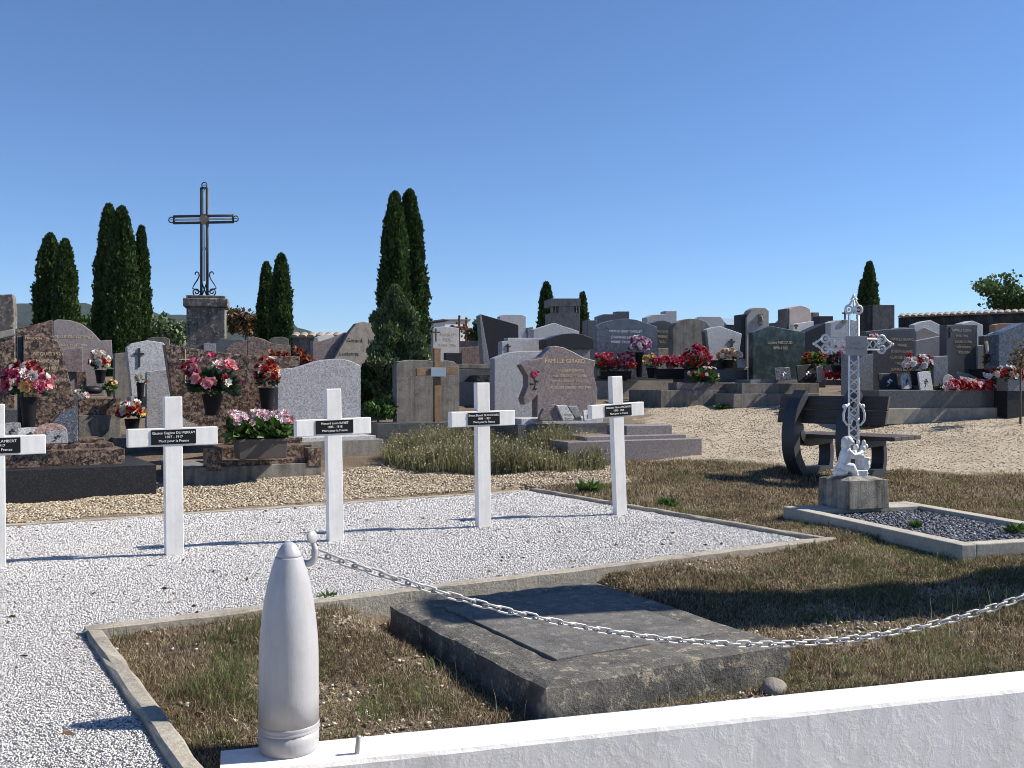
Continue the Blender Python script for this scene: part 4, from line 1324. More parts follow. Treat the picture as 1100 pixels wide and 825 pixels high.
T = Tomb('dark low gabled tomb between tall pale monument and pink marble tomb', 838, 28, 15)
T.stele([(829, 347), (840, 346), (847, 340), (847, 390), (829, 390)], 'dark_granite', .4)
T = Tomb('pale granite block tomb topped by a small black cross', 905, 22, 18)
T.stele([(892, 347), (899, 344), (914, 343), (922, 345), (922, 390), (892, 390)], 'pale_granite', .3); T.stele([(905, 343.5), (910, 343.5), (910, 347), (905, 347)], 'weathered', .25, .02, 'cross_foot', down=False)
T.cross(907.5, 336.5, 10, 6.5, 'iron', -.1, 2)
T = Tomb('black granite slab tomb with steeply slanting top behind the green marble tomb', 872, 19.5, 18)
T.stele([(855, 361), (887, 347), (887, 400), (855, 400)], 'black_granite', .3)
T = Tomb('dark green marble tomb with gold names and gabled top', 837, 17.29, 20)
T.stele([(809, 357), (818, 353.5), (828, 350), (846, 353.5), (865, 357), (865, 409), (809, 409)], 'green_marble', .15)
T.text('Louise NICOUD\n1898-1985', 838, 371, 3.4, space=1.3)
T.box(806, 870, 408, 413, 'mid_granite', .35, .5, 'ledger'); T.box(797, 880, 412, 424, 'weathered', .5, .8, 'plinth'); T.box(788, 880, 423, None, 'concrete', .6, 1.0, 'base')
T = Tomb('grey stepped kerb and pale corner block in front of the five-sided headstone', 765, 17.2, 20, 'grave_edge', 'grave')
T.box(727, 789, 411, 421, 'purple_granite', .3, .3, 'front_kerb'); T.box(786, 803, 411, 421, 'pale_concrete', .3, .5, 'corner_block'); T.box(710, 802, 419, None, 'weathered', .34, 1.2, 'footing')
T.stele([(788, 410), (793, 396), (806, 394), (806, 412)], 'concrete', .3, -.1, 'sloped_block', down=False)
T = Tomb('stained concrete pillar monument before the dark boundary wall', 948, 31, 12, 'stone_pillar', 'pillar')
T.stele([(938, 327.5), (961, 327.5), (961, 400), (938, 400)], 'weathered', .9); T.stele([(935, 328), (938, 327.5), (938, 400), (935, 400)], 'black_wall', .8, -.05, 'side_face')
T = Tomb('wide dark grey granite tomb with many gold lines behind the cast iron cross', 962, 16.09, 19)
T.stele([(930, 356), (955, 353.5), (983, 352.5), (984, 425), (930, 425)], 'dark_granite', .15)
T.text('FAMILLE BLANC\nMARIE\nJOSEPH BLANC\nCLAUDE BLANC\n1902-1971\nJEANNE BLANC\n1911-1996', 969, 384, 3.2, space=1.5)
T.box(912, 938, 380, 425, 'mid_granite', .2, .2, 'side_pillar')
T = Tomb('long dark granite grave ledger on a concrete base carrying the red begonia bed', 1030, 14.9, 19, 'grave_ledger', 'grave')
T.box(944, 1140, 419, 440, 'dark_granite', .3, .5, 'ledger'); T.box(1082, 1094, 418, 440, 'dark_granite', .34, .1, 'corner_post')
T.box(930, 1160, 438, None, 'kerb', .36, .9, 'base'); T.box(990, 1075, 414, 420, 'black_granite', -.1, .5, 'planting_bed')
T = Tomb('pale gabled headstone with brown lower panel left of the tall dark tomb', 997, 18.5, 19)
T.stele([(982, 349), (991, 345.5), (1000, 344), (1010, 349), (1010, 360), (982, 365)], 'pale_granite', .15, -.12, 'cap_stone', down=False)
T.stele([(984, 356), (993, 351.5), (1003, 356), (1012, 360), (1012, 430), (984, 430)], 'mauve_granite', .15)
T.stele([(984, 366), (1012, 360.5), (1012, 430), (984, 430)], 'mid_granite', .1, .1, 'lower_panel')
T = Tomb('tall dark grey tomb with gold lines, black cross and lower side wing', 1035, 15.38, 19)
T.stele([(1017, 349), (1050, 348.5), (1050, 425), (1017, 425)], 'dark_granite', .16); T.stele([(1003, 383), (1018, 382), (1018, 425), (1003, 425)], 'mid_granite', .14, .05, 'side_wing')
T.stele([(1050, 371), (1056.5, 370.5), (1056.5, 425), (1050, 425)], 'mid_granite', .13, .03, 'right_wing')
T.text('FAMILLE CUZIN\n1921-1994', 1033, 358, 2.8, space=1.6); T.text('LOUIS CUZIN\nNÉE ROBIN\n1925-2004', 1035, 373, 2.8, space=1.5); T.cross(1020, 355, 11, 5, 'lettering_black', 0, 1.4)
T = Tomb('pale gabled headstone behind the right side of the tall dark tomb', 1046, 18, 19, 'headstone', 'headstone')
T.stele([(1034, 347.5), (1045, 344.5), (1056, 349), (1056.5, 420), (1034, 420)], 'pale_granite', .2)
T = Tomb('dark twin columns and light panels between the two right-hand tombs', 1066, 15.6, 19)
T.stele([(1057, 361), (1066, 359), (1066, 395), (1057, 395)], 'dark_granite', .12); T.stele([(1066, 358), (1074, 356), (1074, 395), (1066, 395)], 'pale_granite', .1, -.06, 'light_panel')
T.stele([(1059, 367), (1061.5, 367), (1064, 388), (1062, 388)], 'white_marble', .05, .03, 'light_strip', down=False)
T.box(1055, 1076, 396, 418, 'black_granite', .3, .3, 'pedestal_block')
T = Tomb('big dark blue-grey rough granite tomb at the right picture edge', 1095, 15.1, 19)
T.stele([(1073, 360), (1078, 356), (1100, 346.5), (1135, 350), (1135, 410), (1073, 410)], 'blue_granite', .2); T.box(1074, 1150, 394, 397, 'dark_granite', .41, .3, 'ledger')
T.box(1083, 1150, 405, 420, 'mid_granite', .42, .22, 'front_block'); T.box(1082, 1150, 396, None, 'black_granite', .40, .3, 'base')
T = Tomb('orange-brown stone slab seen behind the big blue-grey tomb', 1081, 24, 15, 'headstone', 'headstone')
T.stele([(1069, 349), (1074, 347.5), (1092, 347.5), (1092, 390), (1069, 390)], 'orange_stone', .2)
T = Tomb('rounded white vault stone far behind the purple tomb wing', 350, 27, 25, 'headstone', 'headstone')
T.stele([(341, 362.5), (346, 360), (352, 359), (358, 360), (360, 363), (360, 385), (341, 385)], 'white_marble', .4)
T = Tomb('tall weathered stone pillar at the left picture edge', 5, 20, 20, 'stone_pillar', 'pillar')
T.stele([(-12, 317), (13, 316), (15, 330), (15, 400), (-12, 400)], 'old_stone', .5)
# fill the far rows with smaller stones seen between the others
far = [(660, 30, 14, 'white_marble'), (690, 32, 12, 'pale_granite'), (735, 30, 16, 'dark_granite'), (832, 33, 14, 'white_marble'), (916, 30, 16, 'mid_granite'), (970, 27, 20, 'mid_granite'), (1028, 26, 16, 'weathered'), (525, 28, 18, 'pale_granite'), (608, 30, 20, 'weathered'), (440, 26, 18, 'mid_granite'), (423, 22, 16, 'weathered'), (300, 24, 20, 'weathered'), (170, 22, 24, 'weathered')]
lab = ['squat pale headstone hidden behind the dark stepped monument', 'pale headstone top behind the blue-grey gabled tomb', 'dark headstone behind the weathered round stone', 'pale headstone top beyond the green marble tomb', 'grey headstone behind the cast iron cross top', 'grey headstone before the boundary wall near the stained pillar', 'weathered headstone behind the tall dark tomb', 'pale headstone behind the slanted black tomb edge', 'weathered headstone at the foot of the concrete chapel', 'grey headstone right of the central cypresses', 'weathered headstone beside the juniper', 'weathered headstone left of the tiled wall', 'weathered headstone below the left cypresses']
for (px, Y, w, mt), lb in zip(far, lab):
    yt = 352 if px > 400 else 362
    T = Tomb(lb, px, Y, 18, 'headstone', 'headstone')
    T.stele([(px - w / 2, yt + 2), (px - w / 4, yt), (px + w / 4, yt), (px + w / 2, yt + 2), (px + w / 2, 395), (px - w / 2, 395)], mt, .25)

# ------------------------------------------------------------------ tall iron cross on stone pedestal
YC = 23.0
T = Tomb('weathered stone pedestal with moulded cap under the tall iron cross', 221, YC, 14, 'cross_pedestal', 'pedestal')
hw = 23 / F * YC; s = YC / F
zt = P(221, 317, YC).z - T.o.z
b = MB(); b.box(-hw * .86, hw * .86, 0, 2 * hw * .86, -.1, zt - .28); b.build('shaft', M['old_stone'], T.t, False, .02)
b = MB(); b.box(-hw, hw, -.07, 2 * hw * .86 + .07, zt - .28, zt - .08); b.box(-hw * .88, hw * .88, .04, 2 * hw * .86 - .04, zt - .08, zt); b.build('cap', M['old_stone'], T.t, False, .02)
b = MB(); b.box(-hw * .86 - .03, hw * .86 + .03, -.04, 2 * hw * .86 + .04, -.1, .35); b.build('foot', M['old_stone'], T.t, False, .02)
zc = T.o.z + zt
ic = thing('iron_cross', 'tall black iron cross with scrolls on the stone pedestal', 'cross', (T.o.x + T.nn.x * -hw * .86, T.o.y + hw * .45, zc - .005), R(-6))
def c2(px, py, y=0): return Vector(((px - 219.5) * s * 1.03, y, (316 - py) * s * 1.03))
b = MB()
for x in (216.2, 222.8): b.tube([c2(x, 317), c2(x, 202)], .034, 6)
b.tube([c2(215.5, 202), c2(223.5, 202)], .024, 6)
for x0 in (216.2, 222.8): b.tube([c2(x0, 300), c2(219.5, 309), c2(439 - x0, 317)], .016, 5)
b.build('upright', M['iron'], ic, True)
b = MB()
for y in (231.5, 238.5): b.tube([c2(186, y), c2(251, y)], .033, 6)
for x in (186, 251): b.tube([c2(x, 230.5), c2(x, 239.5)], .026, 6)
b.build('crossbar', M['iron'], ic, True)
b = MB(); b.tube([c2(219.5, 203), c2(219.5, 300)], .026, 6); b.tube([c2(187, 235), c2(250, 235)], .026, 6); b.ball(c2(219.5, 266), .045, 8, 6)
b.build('inner_rod', M['pale_rod'], ic, True)
b = MB(); b.ball(c2(219.5, 235), (.125, .06, .135), 14, 10); b.build('bronze_boss', M['bronze'], ic, True)
for cx_, cy_ in ((183.2, 235), (253.8, 235), (219.5, 199)):
    b = MB()
    b.tube([c2(cx_ + 2.9 * math.cos(k * .45), cy_ + 2.9 * math.sin(k * .45)) for k in range(14)], .014, 6, True)
    b.tube([c2(cx_ - 1.8, cy_), c2(cx_ + 1.8, cy_)], .010, 5)
    b.build('end_ring', M['iron'], ic, True)
for sx in (-1, 1):
    pts = []
    for k in range(24):
        a = -(k - 23) * -.42 - 9.8; r = 1.0 + 4.0 * (k / 23)
        pts.append((8.6 + r * math.cos(a + .3), 311.5 + r * math.sin(a + .3)))
    pts += [(13.0, 307.5), (10.6, 303), (7.4, 298.5), (5.6, 294.5), (6.2, 291.4), (8.3, 290.2), (10, 291.3), (9.8, 293.2)]
    b = MB(); b.tube([c2(219.5 + sx * x, y) for x, y in pts], .016, 6)
    b.build('scroll', M['iron'], ic, True)

# ------------------------------------------------------------------ far buildings and walls
def wall_run(name, label, p0, p1, h, th, mat, cap=True, zb=None):
    p0 = Vector(p0); p1 = Vector(p1); d = p1 - p0; L = d.length
    t = thing(name, label, 'wall', (p0.x, p0.y, g(p0.x, p0.y) - .1 if zb is None else zb), math.atan2(d.y, d.x))
    b = MB(); b.box(0, L, 0, th, 0, h); b.build('masonry', M[mat], t, False, .01)
    if cap:
        b = MB(); n = int(L / .24)
        for i in range(n):
            x = (i + .5) * L / n
            prof = [(math.cos(a) * .13, math.sin(a) * .09) for a in [math.pi * k / 6 for k in range(7)]]
            vs = [(x + u, -.1, h + v + .0) for u, v in prof] + [(x + u, th / 2, h + v + .10) for u, v in prof] + [(x + u, th + .1, h + v) for u, v in prof]
            fs = [tuple(range(7))[::-1], tuple(range(14, 21))]
            for r_ in (0, 7):
                for k in range(6): fs.append((r_ + k, r_ + k + 1, r_ + k + 8, r_ + k + 7))
            fs += [(0, 7, 13, 6), (7, 14, 20, 13)]
            b.add(vs, fs)
        b.build('tile_cap', M['tile'], t)
    return t


a0 = P(965, 340, 40); a1 = P(1180, 332, 36)
wall_run('stone_wall', 'dark stained stone boundary wall with tile cap at the far right', (a0.x, a0.y, 0), (a1.x, a1.y, 0), 2.45, .4, 'black_wall', True, a0.z - 2.50)
a0 = P(312, 361, 30); a1 = P(420, 362, 30)
wall_run('stone_wall', 'pale stone wall with rounded tile cap behind the left tombs', (a0.x, a0.y, 0), (a1.x, a1.y, 0), 2.0, .4, 'weathered', True, a0.z - 2.05)
a0 = P(405, 366, 42); a1 = P(968, 352, 44)
wall_run('stone_wall', 'long low stone wall closing the cemetery behind the middle tombs', (a0.x, a0.y, 0), (a1.x, a1.y, 0), 1.9, .4, 'weathered', False, a0.z - 1.9)
T = Tomb('concrete chapel tower with flat cap and small square openings', 607, 40, 12, 'chapel_tower', 'tower')
T.stele([(592.5, 336), (623, 336), (623, 400), (592.5, 400)], 'concrete', 1.1, 0, 'tower_body')
T.stele([(592, 320.5), (623.5, 320.5), (623.5, 329), (592, 329)], 'concrete', 1.16, .03, 'cap', down=False)
T.stele([(600, 329), (617, 329), (617, 336), (600, 336)], 'concrete', 1.0, 0, 'central_block', down=False)
for a_, c_ in ((592.8, 594.2), (596, 597), (618.6, 619.6), (621.5, 622.8)): T.stele([(a_, 329), (c_, 329), (c_, 336), (a_, 336)], 'concrete', .25, 0, 'pier', down=False)
hb = Tomb('white sunlit building with flat roof far behind the rusty crosses', 492, 60, 30, 'white_building', 'building')
hb.stele([(478, 346), (484, 343.5), (505, 343.5), (505, 400), (478, 400)], 'white_marble', 4, 0, 'facade', down=False)
hb.stele([(477.5, 342.5), (506, 342.5), (506, 344), (477.5, 344)], 'tile', 4.2, .1, 'roof', down=False)
for px in (486, 500): hb.stele([(px - 1.5, 349), (px + 1.5, 349), (px + 1.5, 355), (px - 1.5, 355)], 'glass_dark', .06, .03, 'window', down=False)

# unseen pillar added right of the view to cast the shade across the slab
mp_ = thing('shade_pillar', 'unseen stone pillar added right of the plot to shade the grave slab', 'pillar', (5.05, 6.10, -.05), R(14))
b = MB(); b.box(-.75, .75, -.5, .5, 0, .3); b.build('step', M['concrete'], mp_, False, .02)
b = MB(); b.box(-.60, .60, -.33, .33, .3, 4.16, taper=.04); b.build('shaft', M['concrete'], mp_, False, .02)
b = MB(); b.box(-.62, .62, -.35, .35, 4.16, 4.36, taper=.12); b.build('cap', M['concrete'], mp_, False, .02)

# ------------------------------------------------------------------ cypresses and other trees
def cypress(name, label, pxc, ytop, wpx, Y, n, seed, mat='leaf_cypress', cat='tree', group='cypress trees', card=.075, ybase=None, taper=.55, lumps=.14, aspect=.4):
    rng = np.random.default_rng(seed)
    x = (pxc - CX) / F * Y; zb = g(x, Y)
    H = P(pxc, ytop, Y).z - zb; Rm = wpx / 2 / F * Y
    t = thing(name, label, cat, (x, Y, zb), rng.uniform(0, 6), group)
    def rad(u): return Rm * np.clip(np.minimum(1, .62 + u * 1.6) * (1 - np.clip((u - .35) / .65, 0, 1) ** 1.7) ** taper, .0, 1)
    def lump(th, u): return 1 + lumps * (np.sin(3 * th + 5 * u + seed) * .6 + np.sin(5 * th - 9 * u + 2 * seed) * .4 + .5 * np.sin(23 * u + 2 * th))
    # solid inner core, tinted dark to stand for shade inside the crown
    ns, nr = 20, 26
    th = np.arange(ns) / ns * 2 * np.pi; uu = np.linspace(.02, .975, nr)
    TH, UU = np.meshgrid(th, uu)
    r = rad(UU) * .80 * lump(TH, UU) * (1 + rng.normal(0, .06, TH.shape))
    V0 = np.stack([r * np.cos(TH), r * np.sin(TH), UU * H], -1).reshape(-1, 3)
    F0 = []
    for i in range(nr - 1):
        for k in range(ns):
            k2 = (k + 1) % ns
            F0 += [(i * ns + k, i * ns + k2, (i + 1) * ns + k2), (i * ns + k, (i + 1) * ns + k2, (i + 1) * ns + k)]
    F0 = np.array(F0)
    u = rng.random(n) ** 1.08; th = rng.uniform(0, 2 * np.pi, n)
    r = rad(u) * lump(th, u) * np.where(rng.random(n) < .05, rng.uniform(1.0, 1.13, n), rng.uniform(.76, 1.03, n)) * (1 + .10 * np.sin(31 * u + 4 * th + seed) * np.sin(17 * u - 6 * th))
    Pt = np.stack([r * np.cos(th), r * np.sin(th), u * H * .985], 1)
    D = np.stack([np.cos(th) * .45, np.sin(th) * .45, np.full(n, .95)], 1) + rng.normal(0, .32, (n, 3))
    V1, F1 = cards(Pt, D, rng.uniform(.5, 1.6, n) * card, aspect, rng)
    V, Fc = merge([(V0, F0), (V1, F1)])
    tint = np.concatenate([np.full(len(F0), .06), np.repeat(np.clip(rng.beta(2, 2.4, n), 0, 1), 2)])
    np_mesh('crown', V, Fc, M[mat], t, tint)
    b = MB(); b.tube([Vector((0, 0, -.1)), Vector((0, 0, H * .35)), Vector((0, 0, H * .7))], [Rm * .16, Rm * .11, Rm * .04], 8); b.build('trunk', M['bark'], t, True)
    return t


cypress('cypress', 'broad dark cypress with the taller tip at the far left', 54, 250, 34, 30, 13799, 1)
cypress('cypress', 'narrow dark cypress leaning against the far left one', 70, 256, 25, 29.4, 10350, 2)
cypress('cypress', 'tallest dark cypress of the left clump near the iron cross', 117, 218, 28, 27.6, 16099, 3)
cypress('cypress', 'dark cypress fused to the right side of the tallest left one', 131, 221, 34, 27, 17250, 4)
cypress('cypress', 'slim separate cypress at the right of the left clump', 152, 242, 17, 28.4, 10350, 5)
cypress('cypress', 'shorter slim cypress right of the iron cross pedestal', 286, 281, 19, 31, 8049, 6)
cypress('cypress', 'taller pointed cypress with bright green right side beyond the brown tomb', 302, 272, 24, 30, 11500, 7)
cypress('cypress', 'left stem of the tall central cypress pair', 424, 205, 32, 19.6, 18400, 8, card=.06)
cypress('cypress', 'right stem of the tall central cypress pair', 440, 203, 36, 20, 20700, 9, card=.06)
cypress('cypress', 'small dark cypress left of the concrete chapel tower', 587, 303, 19, 48, 5750, 10, card=.11)
cypress('cypress', 'small dark cypress right of the concrete chapel tower', 626, 314, 13, 48, 4140, 11, card=.11)
cypress('cypress', 'slim pointed cypress behind the cast iron cross', 934, 281, 20, 38, 9200, 12, card=.09)
cypress('cypress', 'short narrow cypress left of the slim pointed one', 926, 300, 9, 38.4, 4140, 13, card=.09)
cypress('juniper', 'pale grey-green juniper bush before the tall central cypresses', 425, 308, 52, 15.6, 27599, 14, 'leaf_juniper', 'shrub', None, .06, None, .8, .42)
cypress('evergreen_bush', 'dark evergreen bush at the foot of the juniper', 408, 378, 44, 15.9, 10350, 15, 'leaf_cypress', 'shrub', None, .07, None, .8, .25)


def bushy(name, label, px, py, rx, ry, Y, n, seed, mat='leaf_tree', card=.3, cat='tree', zb=None, gap=.5, group=None):
    rng = np.random.default_rng(seed)
    c = P(px, py, Y); x = c.x; z0 = g(x, Y) if zb is None else zb
    s = Y / F; RX, RZ = rx * s, ry * s
    t = thing(name, label, cat, (x, Y, z0), 0, group)
    cz = c.z - z0
    # branches
    b = MB(); tips = []
    b.tube([Vector((0, 0, -.2)), Vector((.02 * RX, 0, max(.1, cz - RZ * .6))), Vector((0, 0, cz))], [RX * .09, RX * .07, RX * .03], 7)
    k = 16
    for i in range(k):
        d = Vector(rng.normal(size=3)); d.normalize(); d.z = d.z * .75 + .2
        e = Vector((d.x * RX, d.y * RX, cz + d.z * RZ)) * 1.0
        st = Vector((0, 0, max(.1, cz - RZ * .7) + rng.random() * RZ * .6))
        mid = (st + e) / 2 + Vector((0, 0, RZ * .12))
        b.tube([st, mid, e], [RX * .035, RX * .022, RX * .006], 5); tips += [mid, e, (mid + e) / 2]
    b.build('trunk', M['bark'], t, True)
    C = np.array([tuple(q) for q in tips]); C = np.concatenate([C, C + rng.normal(0, .16 * RX, C.shape)])
    ci = rng.integers(0, len(C), n)
    Pt = C[ci] + rng.normal(0, 1, (n, 3)) * np.array([RX, RX, RZ]) * .13 * gap / .5
    D = rng.normal(size=(n, 3)); D[:, 2] -= .3
    V, Fc = cards(Pt, D, rng.uniform(.6, 1.3, n) * card, .36, rng)
    np_mesh('crown', V, Fc, M[mat], t, np.repeat(np.clip(rng.beta(2, 2, n), 0, 1), 2))
    return t


bushy('tree', 'bright green broadleaf tree rising above the dark boundary wall', 1092, 317, 36, 25, 46, 3600, 21, 'leaf_tree', .19, gap=.42)
bushy('shrub', 'brownish autumn shrub right of the iron cross pedestal', 264, 350, 22, 17, 34, 1500, 22, 'leaf_autumn', .16, 'shrub')
bushy('tree', 'grey-green tree beyond the wall left of the iron cross pedestal', 178, 358, 24, 16, 60, 2600, 23, 'leaf_juniper', .32)
bushy('tree', 'olive green tree between the left cypresses', 95, 352, 26, 14, 62, 2200, 24, 'leaf_tree', .32)
bushy('tree', 'green tree beside the white building behind the rusty crosses', 513, 357, 14, 12, 55, 1500, 25, 'leaf_tree', .3)
bushy('shrub', 'red-leaved shrub behind the grey wavy headstone', 312, 390, 20, 12, 14.6, 1400, 26, 'leaf_red', .08, 'shrub')
bushy('shrub', 'low green shrub with pale flowers at the foot of the juniper', 406, 440, 16, 9, 13.4, 1300, 27, 'leaf_plant', .06, 'shrub')
bushy('shrub', 'sparse dry twiggy bush at the far right edge', 1096, 385, 14, 24, 14.0, 160, 28, 'leaf_autumn', .06, 'shrub')

# ------------------------------------------------------------------ hills
def hills(name, prof, Y0, depth, seed, mat):
    pxs = np.arange(-700, 1900, 6.0)
    top = np.interp(pxs, [p[0] for p in prof], [p[1] for p in prof])
    rows = 24
    V = []
    for j in range(rows):
        f = j / (rows - 1)
        Y = Y0 + depth * f
        Xw = (pxs - CX) / F * (Y0 + depth)
        ztop = CAMZ + (CY - top) / F * (Y0 + depth)
        z = -16 + (ztop + 16) * (f ** .8)
        z = z + (vnoise(Xw, np.full_like(Xw, Y), .012, seed) - .5) * 40 * (1 - f) * f * 3 + (vnoise(Xw, np.full_like(Xw, Y), .06, seed + 1) - .5) * 9 * min(1, f * 3)
        V.append(np.stack([Xw, np.full_like(Xw, Y), z], 1))
    f = 1.0
    Vb = V[-1].copy(); Vb[:, 1] += 600; Vb[:, 2] = -20; V.append(Vb)
    V = np.stack(V); nr_, nc = V.shape[:2]
    ii = np.arange(nr_ * nc).reshape(nr_, nc)
    Fc = np.stack([ii[:-1, :-1], ii[:-1, 1:], ii[1:, 1:], ii[1:, :-1]], -1).reshape(-1, 4)
    o = np_mesh(name, V.reshape(-1, 3), Fc, mat, None, None, True)
    tag(o, kind='structure')


def forest_mat():
    m, nt, b, _ = new_mat('forest_hill')
    co = coords(nt)
    n1 = noise(nt, co, .018, 8, .75); n2 = noise(nt, co, .09, 4, .6)
    c = ramp(nt, n1, [(.35, (.012, .024, .018)), (.55, (.022, .038, .024)), (.7, (.045, .055, .03))])
    c = mix(nt, c, ramp(nt, n2, [(.35, (.4, .4, .4)), (.6, (1, 1, 1))]), .7, 'MULTIPLY')
    nt.links.new(c, b.inputs['Base Color']); b.inputs['Roughness'].default_value = 1
    b.inputs['Specular IOR Level'].default_value = .1
    bump(nt, b, n2, 1, 8)
    return m


fm = forest_mat()
hills('hills', [(-700, 345), (-200, 335), (0, 328), (45, 326), (85, 326.5), (110, 328), (140, 332), (165, 335), (195, 339), (230, 341), (265, 336), (300, 341), (330, 356), (380, 366), (460, 370), (1900, 372)], 1300, 1200, 41, fm)

hz = MB(); hz.box(-7000, 7000, -400, 6500, -30, 330)
hm_ = bpy.data.materials.new('haze'); hm_.use_nodes = True
hn = hm_.node_tree; hn.nodes.clear()
ho = hn.nodes.new('ShaderNodeOutputMaterial'); hv = hn.nodes.new('ShaderNodeVolumePrincipled')
hv.inputs['Color'].default_value = (.75, .86, 1, 1); hv.inputs['Density'].default_value = .00005
hn.links.new(hv.outputs[0], ho.inputs['Volume'])
tag(hz.build('haze', hm_), kind='stuff')

# ------------------------------------------------------------------ flowers
def heads(C, Dn, S, petals=9, rng=RNG, open_=.55, w=.42):
    Vs = []
    n = len(C)
    Dn = unit(Dn); rnd = unit(rng.normal(size=(n, 3)))
    Uu = unit(np.cross(Dn, rnd)); Wv = np.cross(Dn, Uu)
    parts = []
    for layer, (sc, op) in enumerate(((1.0, open_), (.62, open_ * 1.8))):
        for k in range(petals):
            a = 2 * np.pi * k / petals + layer * .4 + rng.normal(0, .1, n)
            e = Uu * np.cos(a)[:, None] + Wv * np.sin(a)[:, None]
            tdir = -Uu * np.sin(a)[:, None] + Wv * np.cos(a)[:, None]
            s = (S * sc)[:, None]
            tip = C + e * s + Dn * s * op
            mid = C + e * s * .55 + Dn * s * op * .75
            parts.append(np.stack([C, mid - tdir * s * w, tip, mid + tdir * s * w], 1))
    V = np.stack(parts, 1).reshape(-1, 3)
    m = len(V) // 4
    i = np.arange(m)[:, None] * 4
    Fc = np.concatenate([i + np.array([[0, 1, 2]]), i + np.array([[0, 2, 3]])], 1).reshape(-1, 3)
    return V, Fc, m // n


def bouquet(label, px, py, rx, ry, Y, blooms, leafn=140, pot='pot_black', seed=0, pw=None, ph=None, head=4.2, leafmat='leaf_dark', leafl=8, petals=8, name='flower_bouquet', cat='flowers', flat=False, yaw=0, lift=.25, potshape='vase'):
    """px,py centre of the flower mass; radii in photo pixels at depth Y"""
    rng = np.random.default_rng(seed + 100)
    s = Y / F
    c = P(px, py, Y)
    ph = ph if ph is not None else ry * .9
    base = c - Vector((0, 0, (ry + ph) * s))
    t = thing(name, label, cat, base, R(yaw), 'flowers on the tombs')
    cz = (ry + ph) * s
    RX, RZ = rx * s, ry * s; RY = RX * (.45 if flat else .85)
    if pot:
        b = MB(); w = (pw if pw else rx * .38) * s; h = (ph + ry * .35) * s
        if potshape == 'vase': b.lathe([(w * .62, 0), (w * .66, h * .06), (w * .8, h * .5), (w, h * .97), (w * 1.04, h), (w * .92, h), (w * .85, h * .9)], seg=20); b.build('pot', M[pot], t, True)
        else:
            b.box(-w, w, -RY * .8, RY * .8, 0, h, taper=-.012); b.box(-w - .02, w + .02, -RY * .8 - .02, RY * .8 + .02, h * .84, h); b.build('trough', M[pot], t, False, .008)
    n = leafn
    if n:
        d = unit(rng.normal(size=(n, 3))); d[:, 2] = np.abs(d[:, 2]) * .8 - .15
        Pt = np.stack([d[:, 0] * RX * .45, d[:, 1] * RY * .45, cz - RZ * .35 + d[:, 2] * RZ * .6], 1)
        if flat: Pt[:, 0] = rng.uniform(-RX * .95, RX * .95, n); Pt[:, 1] = rng.uniform(-RY * .8, RY * .8, n); d[:, 0] *= .6
        V, Fc = cards(Pt, d + rng.normal(0, .25, (n, 3)), rng.uniform(.6, 1.25, n) * leafl * s, .24, rng)
        np_mesh('leaves', V, Fc, M[leafmat], t, np.repeat(rng.random(n), 2))
    for ci, (mat, k) in enumerate(blooms):
        d = unit(rng.normal(size=(k, 3))); d[:, 2] = np.abs(d[:, 2]) * 1.1 - lift; d[:, 1] = np.where(rng.random(k) < .75, -np.abs(d[:, 1]), d[:, 1]); d = unit(d)
        rr_ = rng.uniform(.72, 1.02, k)
        C = np.stack([d[:, 0] * RX * rr_, d[:, 1] * RY * rr_, cz + d[:, 2] * RZ * rr_], 1)
        if flat: C[:, 0] = rng.uniform(-RX, RX, k)
        Dn = unit(d + rng.normal(0, .25, (k, 3)) + np.array([[0, -.35, .1]]))
        sz = rng.uniform(.75, 1.2, k) * head * s
        protos = bloom_protos(mat, petals)
        for q in range(k):
            o = bpy.data.objects.new(mat.replace('petal_', '').replace('palepink', 'pale_pink').replace('darkred', 'dark_red') + '_bloom', protos[q % len(protos)])
            COL.objects.link(o); o.parent = t
            o.matrix_local = Matrix.Translation(C[q]) @ Vector(Dn[q]).to_track_quat('Z', 'Y').to_matrix().to_4x4() @ Matrix.Rotation(rng.uniform(0, 6.28), 4, 'Z') @ Matrix.Scale(sz[q], 4)
    return t


PROTO = {}
def bloom_protos(mat, petals):
    if (mat, petals) not in PROTO:
        rng = np.random.default_rng(len(PROTO) + 900); out = []
        for v in range(4):
            V, Fc, per = heads(np.zeros((1, 3)), np.array([[0, 0, 1.]]) + rng.normal(0, .1, (1, 3)), np.ones(1), petals, rng, rng.uniform(.4, .75))
            V = V + rng.normal(0, .05, V.shape)
            o = np_mesh('bloom', V, Fc, M[mat], None, np.repeat(rng.random(per), 2)); me = o.data
            bpy.data.objects.remove(o); out.append(me)
        PROTO[(mat, petals)] = out
    return PROTO[(mat, petals)]


bouquet('big bouquet of pink, white and crimson flowers before the tall brown tomb', 31, 413, 26, 21, 9.75, [('petal_pink', 14), ('petal_white', 11), ('petal_magenta', 11), ('petal_darkred', 6), ('petal_yellow', 2)], 170, 'pot_black', 1, 9, 26, 6.4)
bouquet('small conical arrangement of peach, red and white flowers by the mauve tomb', 108, 389, 11, 13, 12.6, [('petal_peach', 10), ('petal_red', 8), ('petal_white', 7)], 70, 'pot_black', 2, 6, 10, 3.4)
bouquet('yellow-green trailing plant pot below the conical arrangement', 118, 414, 7, 8, 12.4, [('petal_yellow', 4), ('petal_white', 2)], 120, 'pot_brown', 3, 4, 4, 2.2, 'leaf_plant', 6)
bouquet('white flowers leaning at the edge of the slanted grey tablet', 88, 425, 6, 6, 10.6, [('petal_white', 6), ('petal_palepink', 3)], 20, None, 4, None, 10, 3.6)
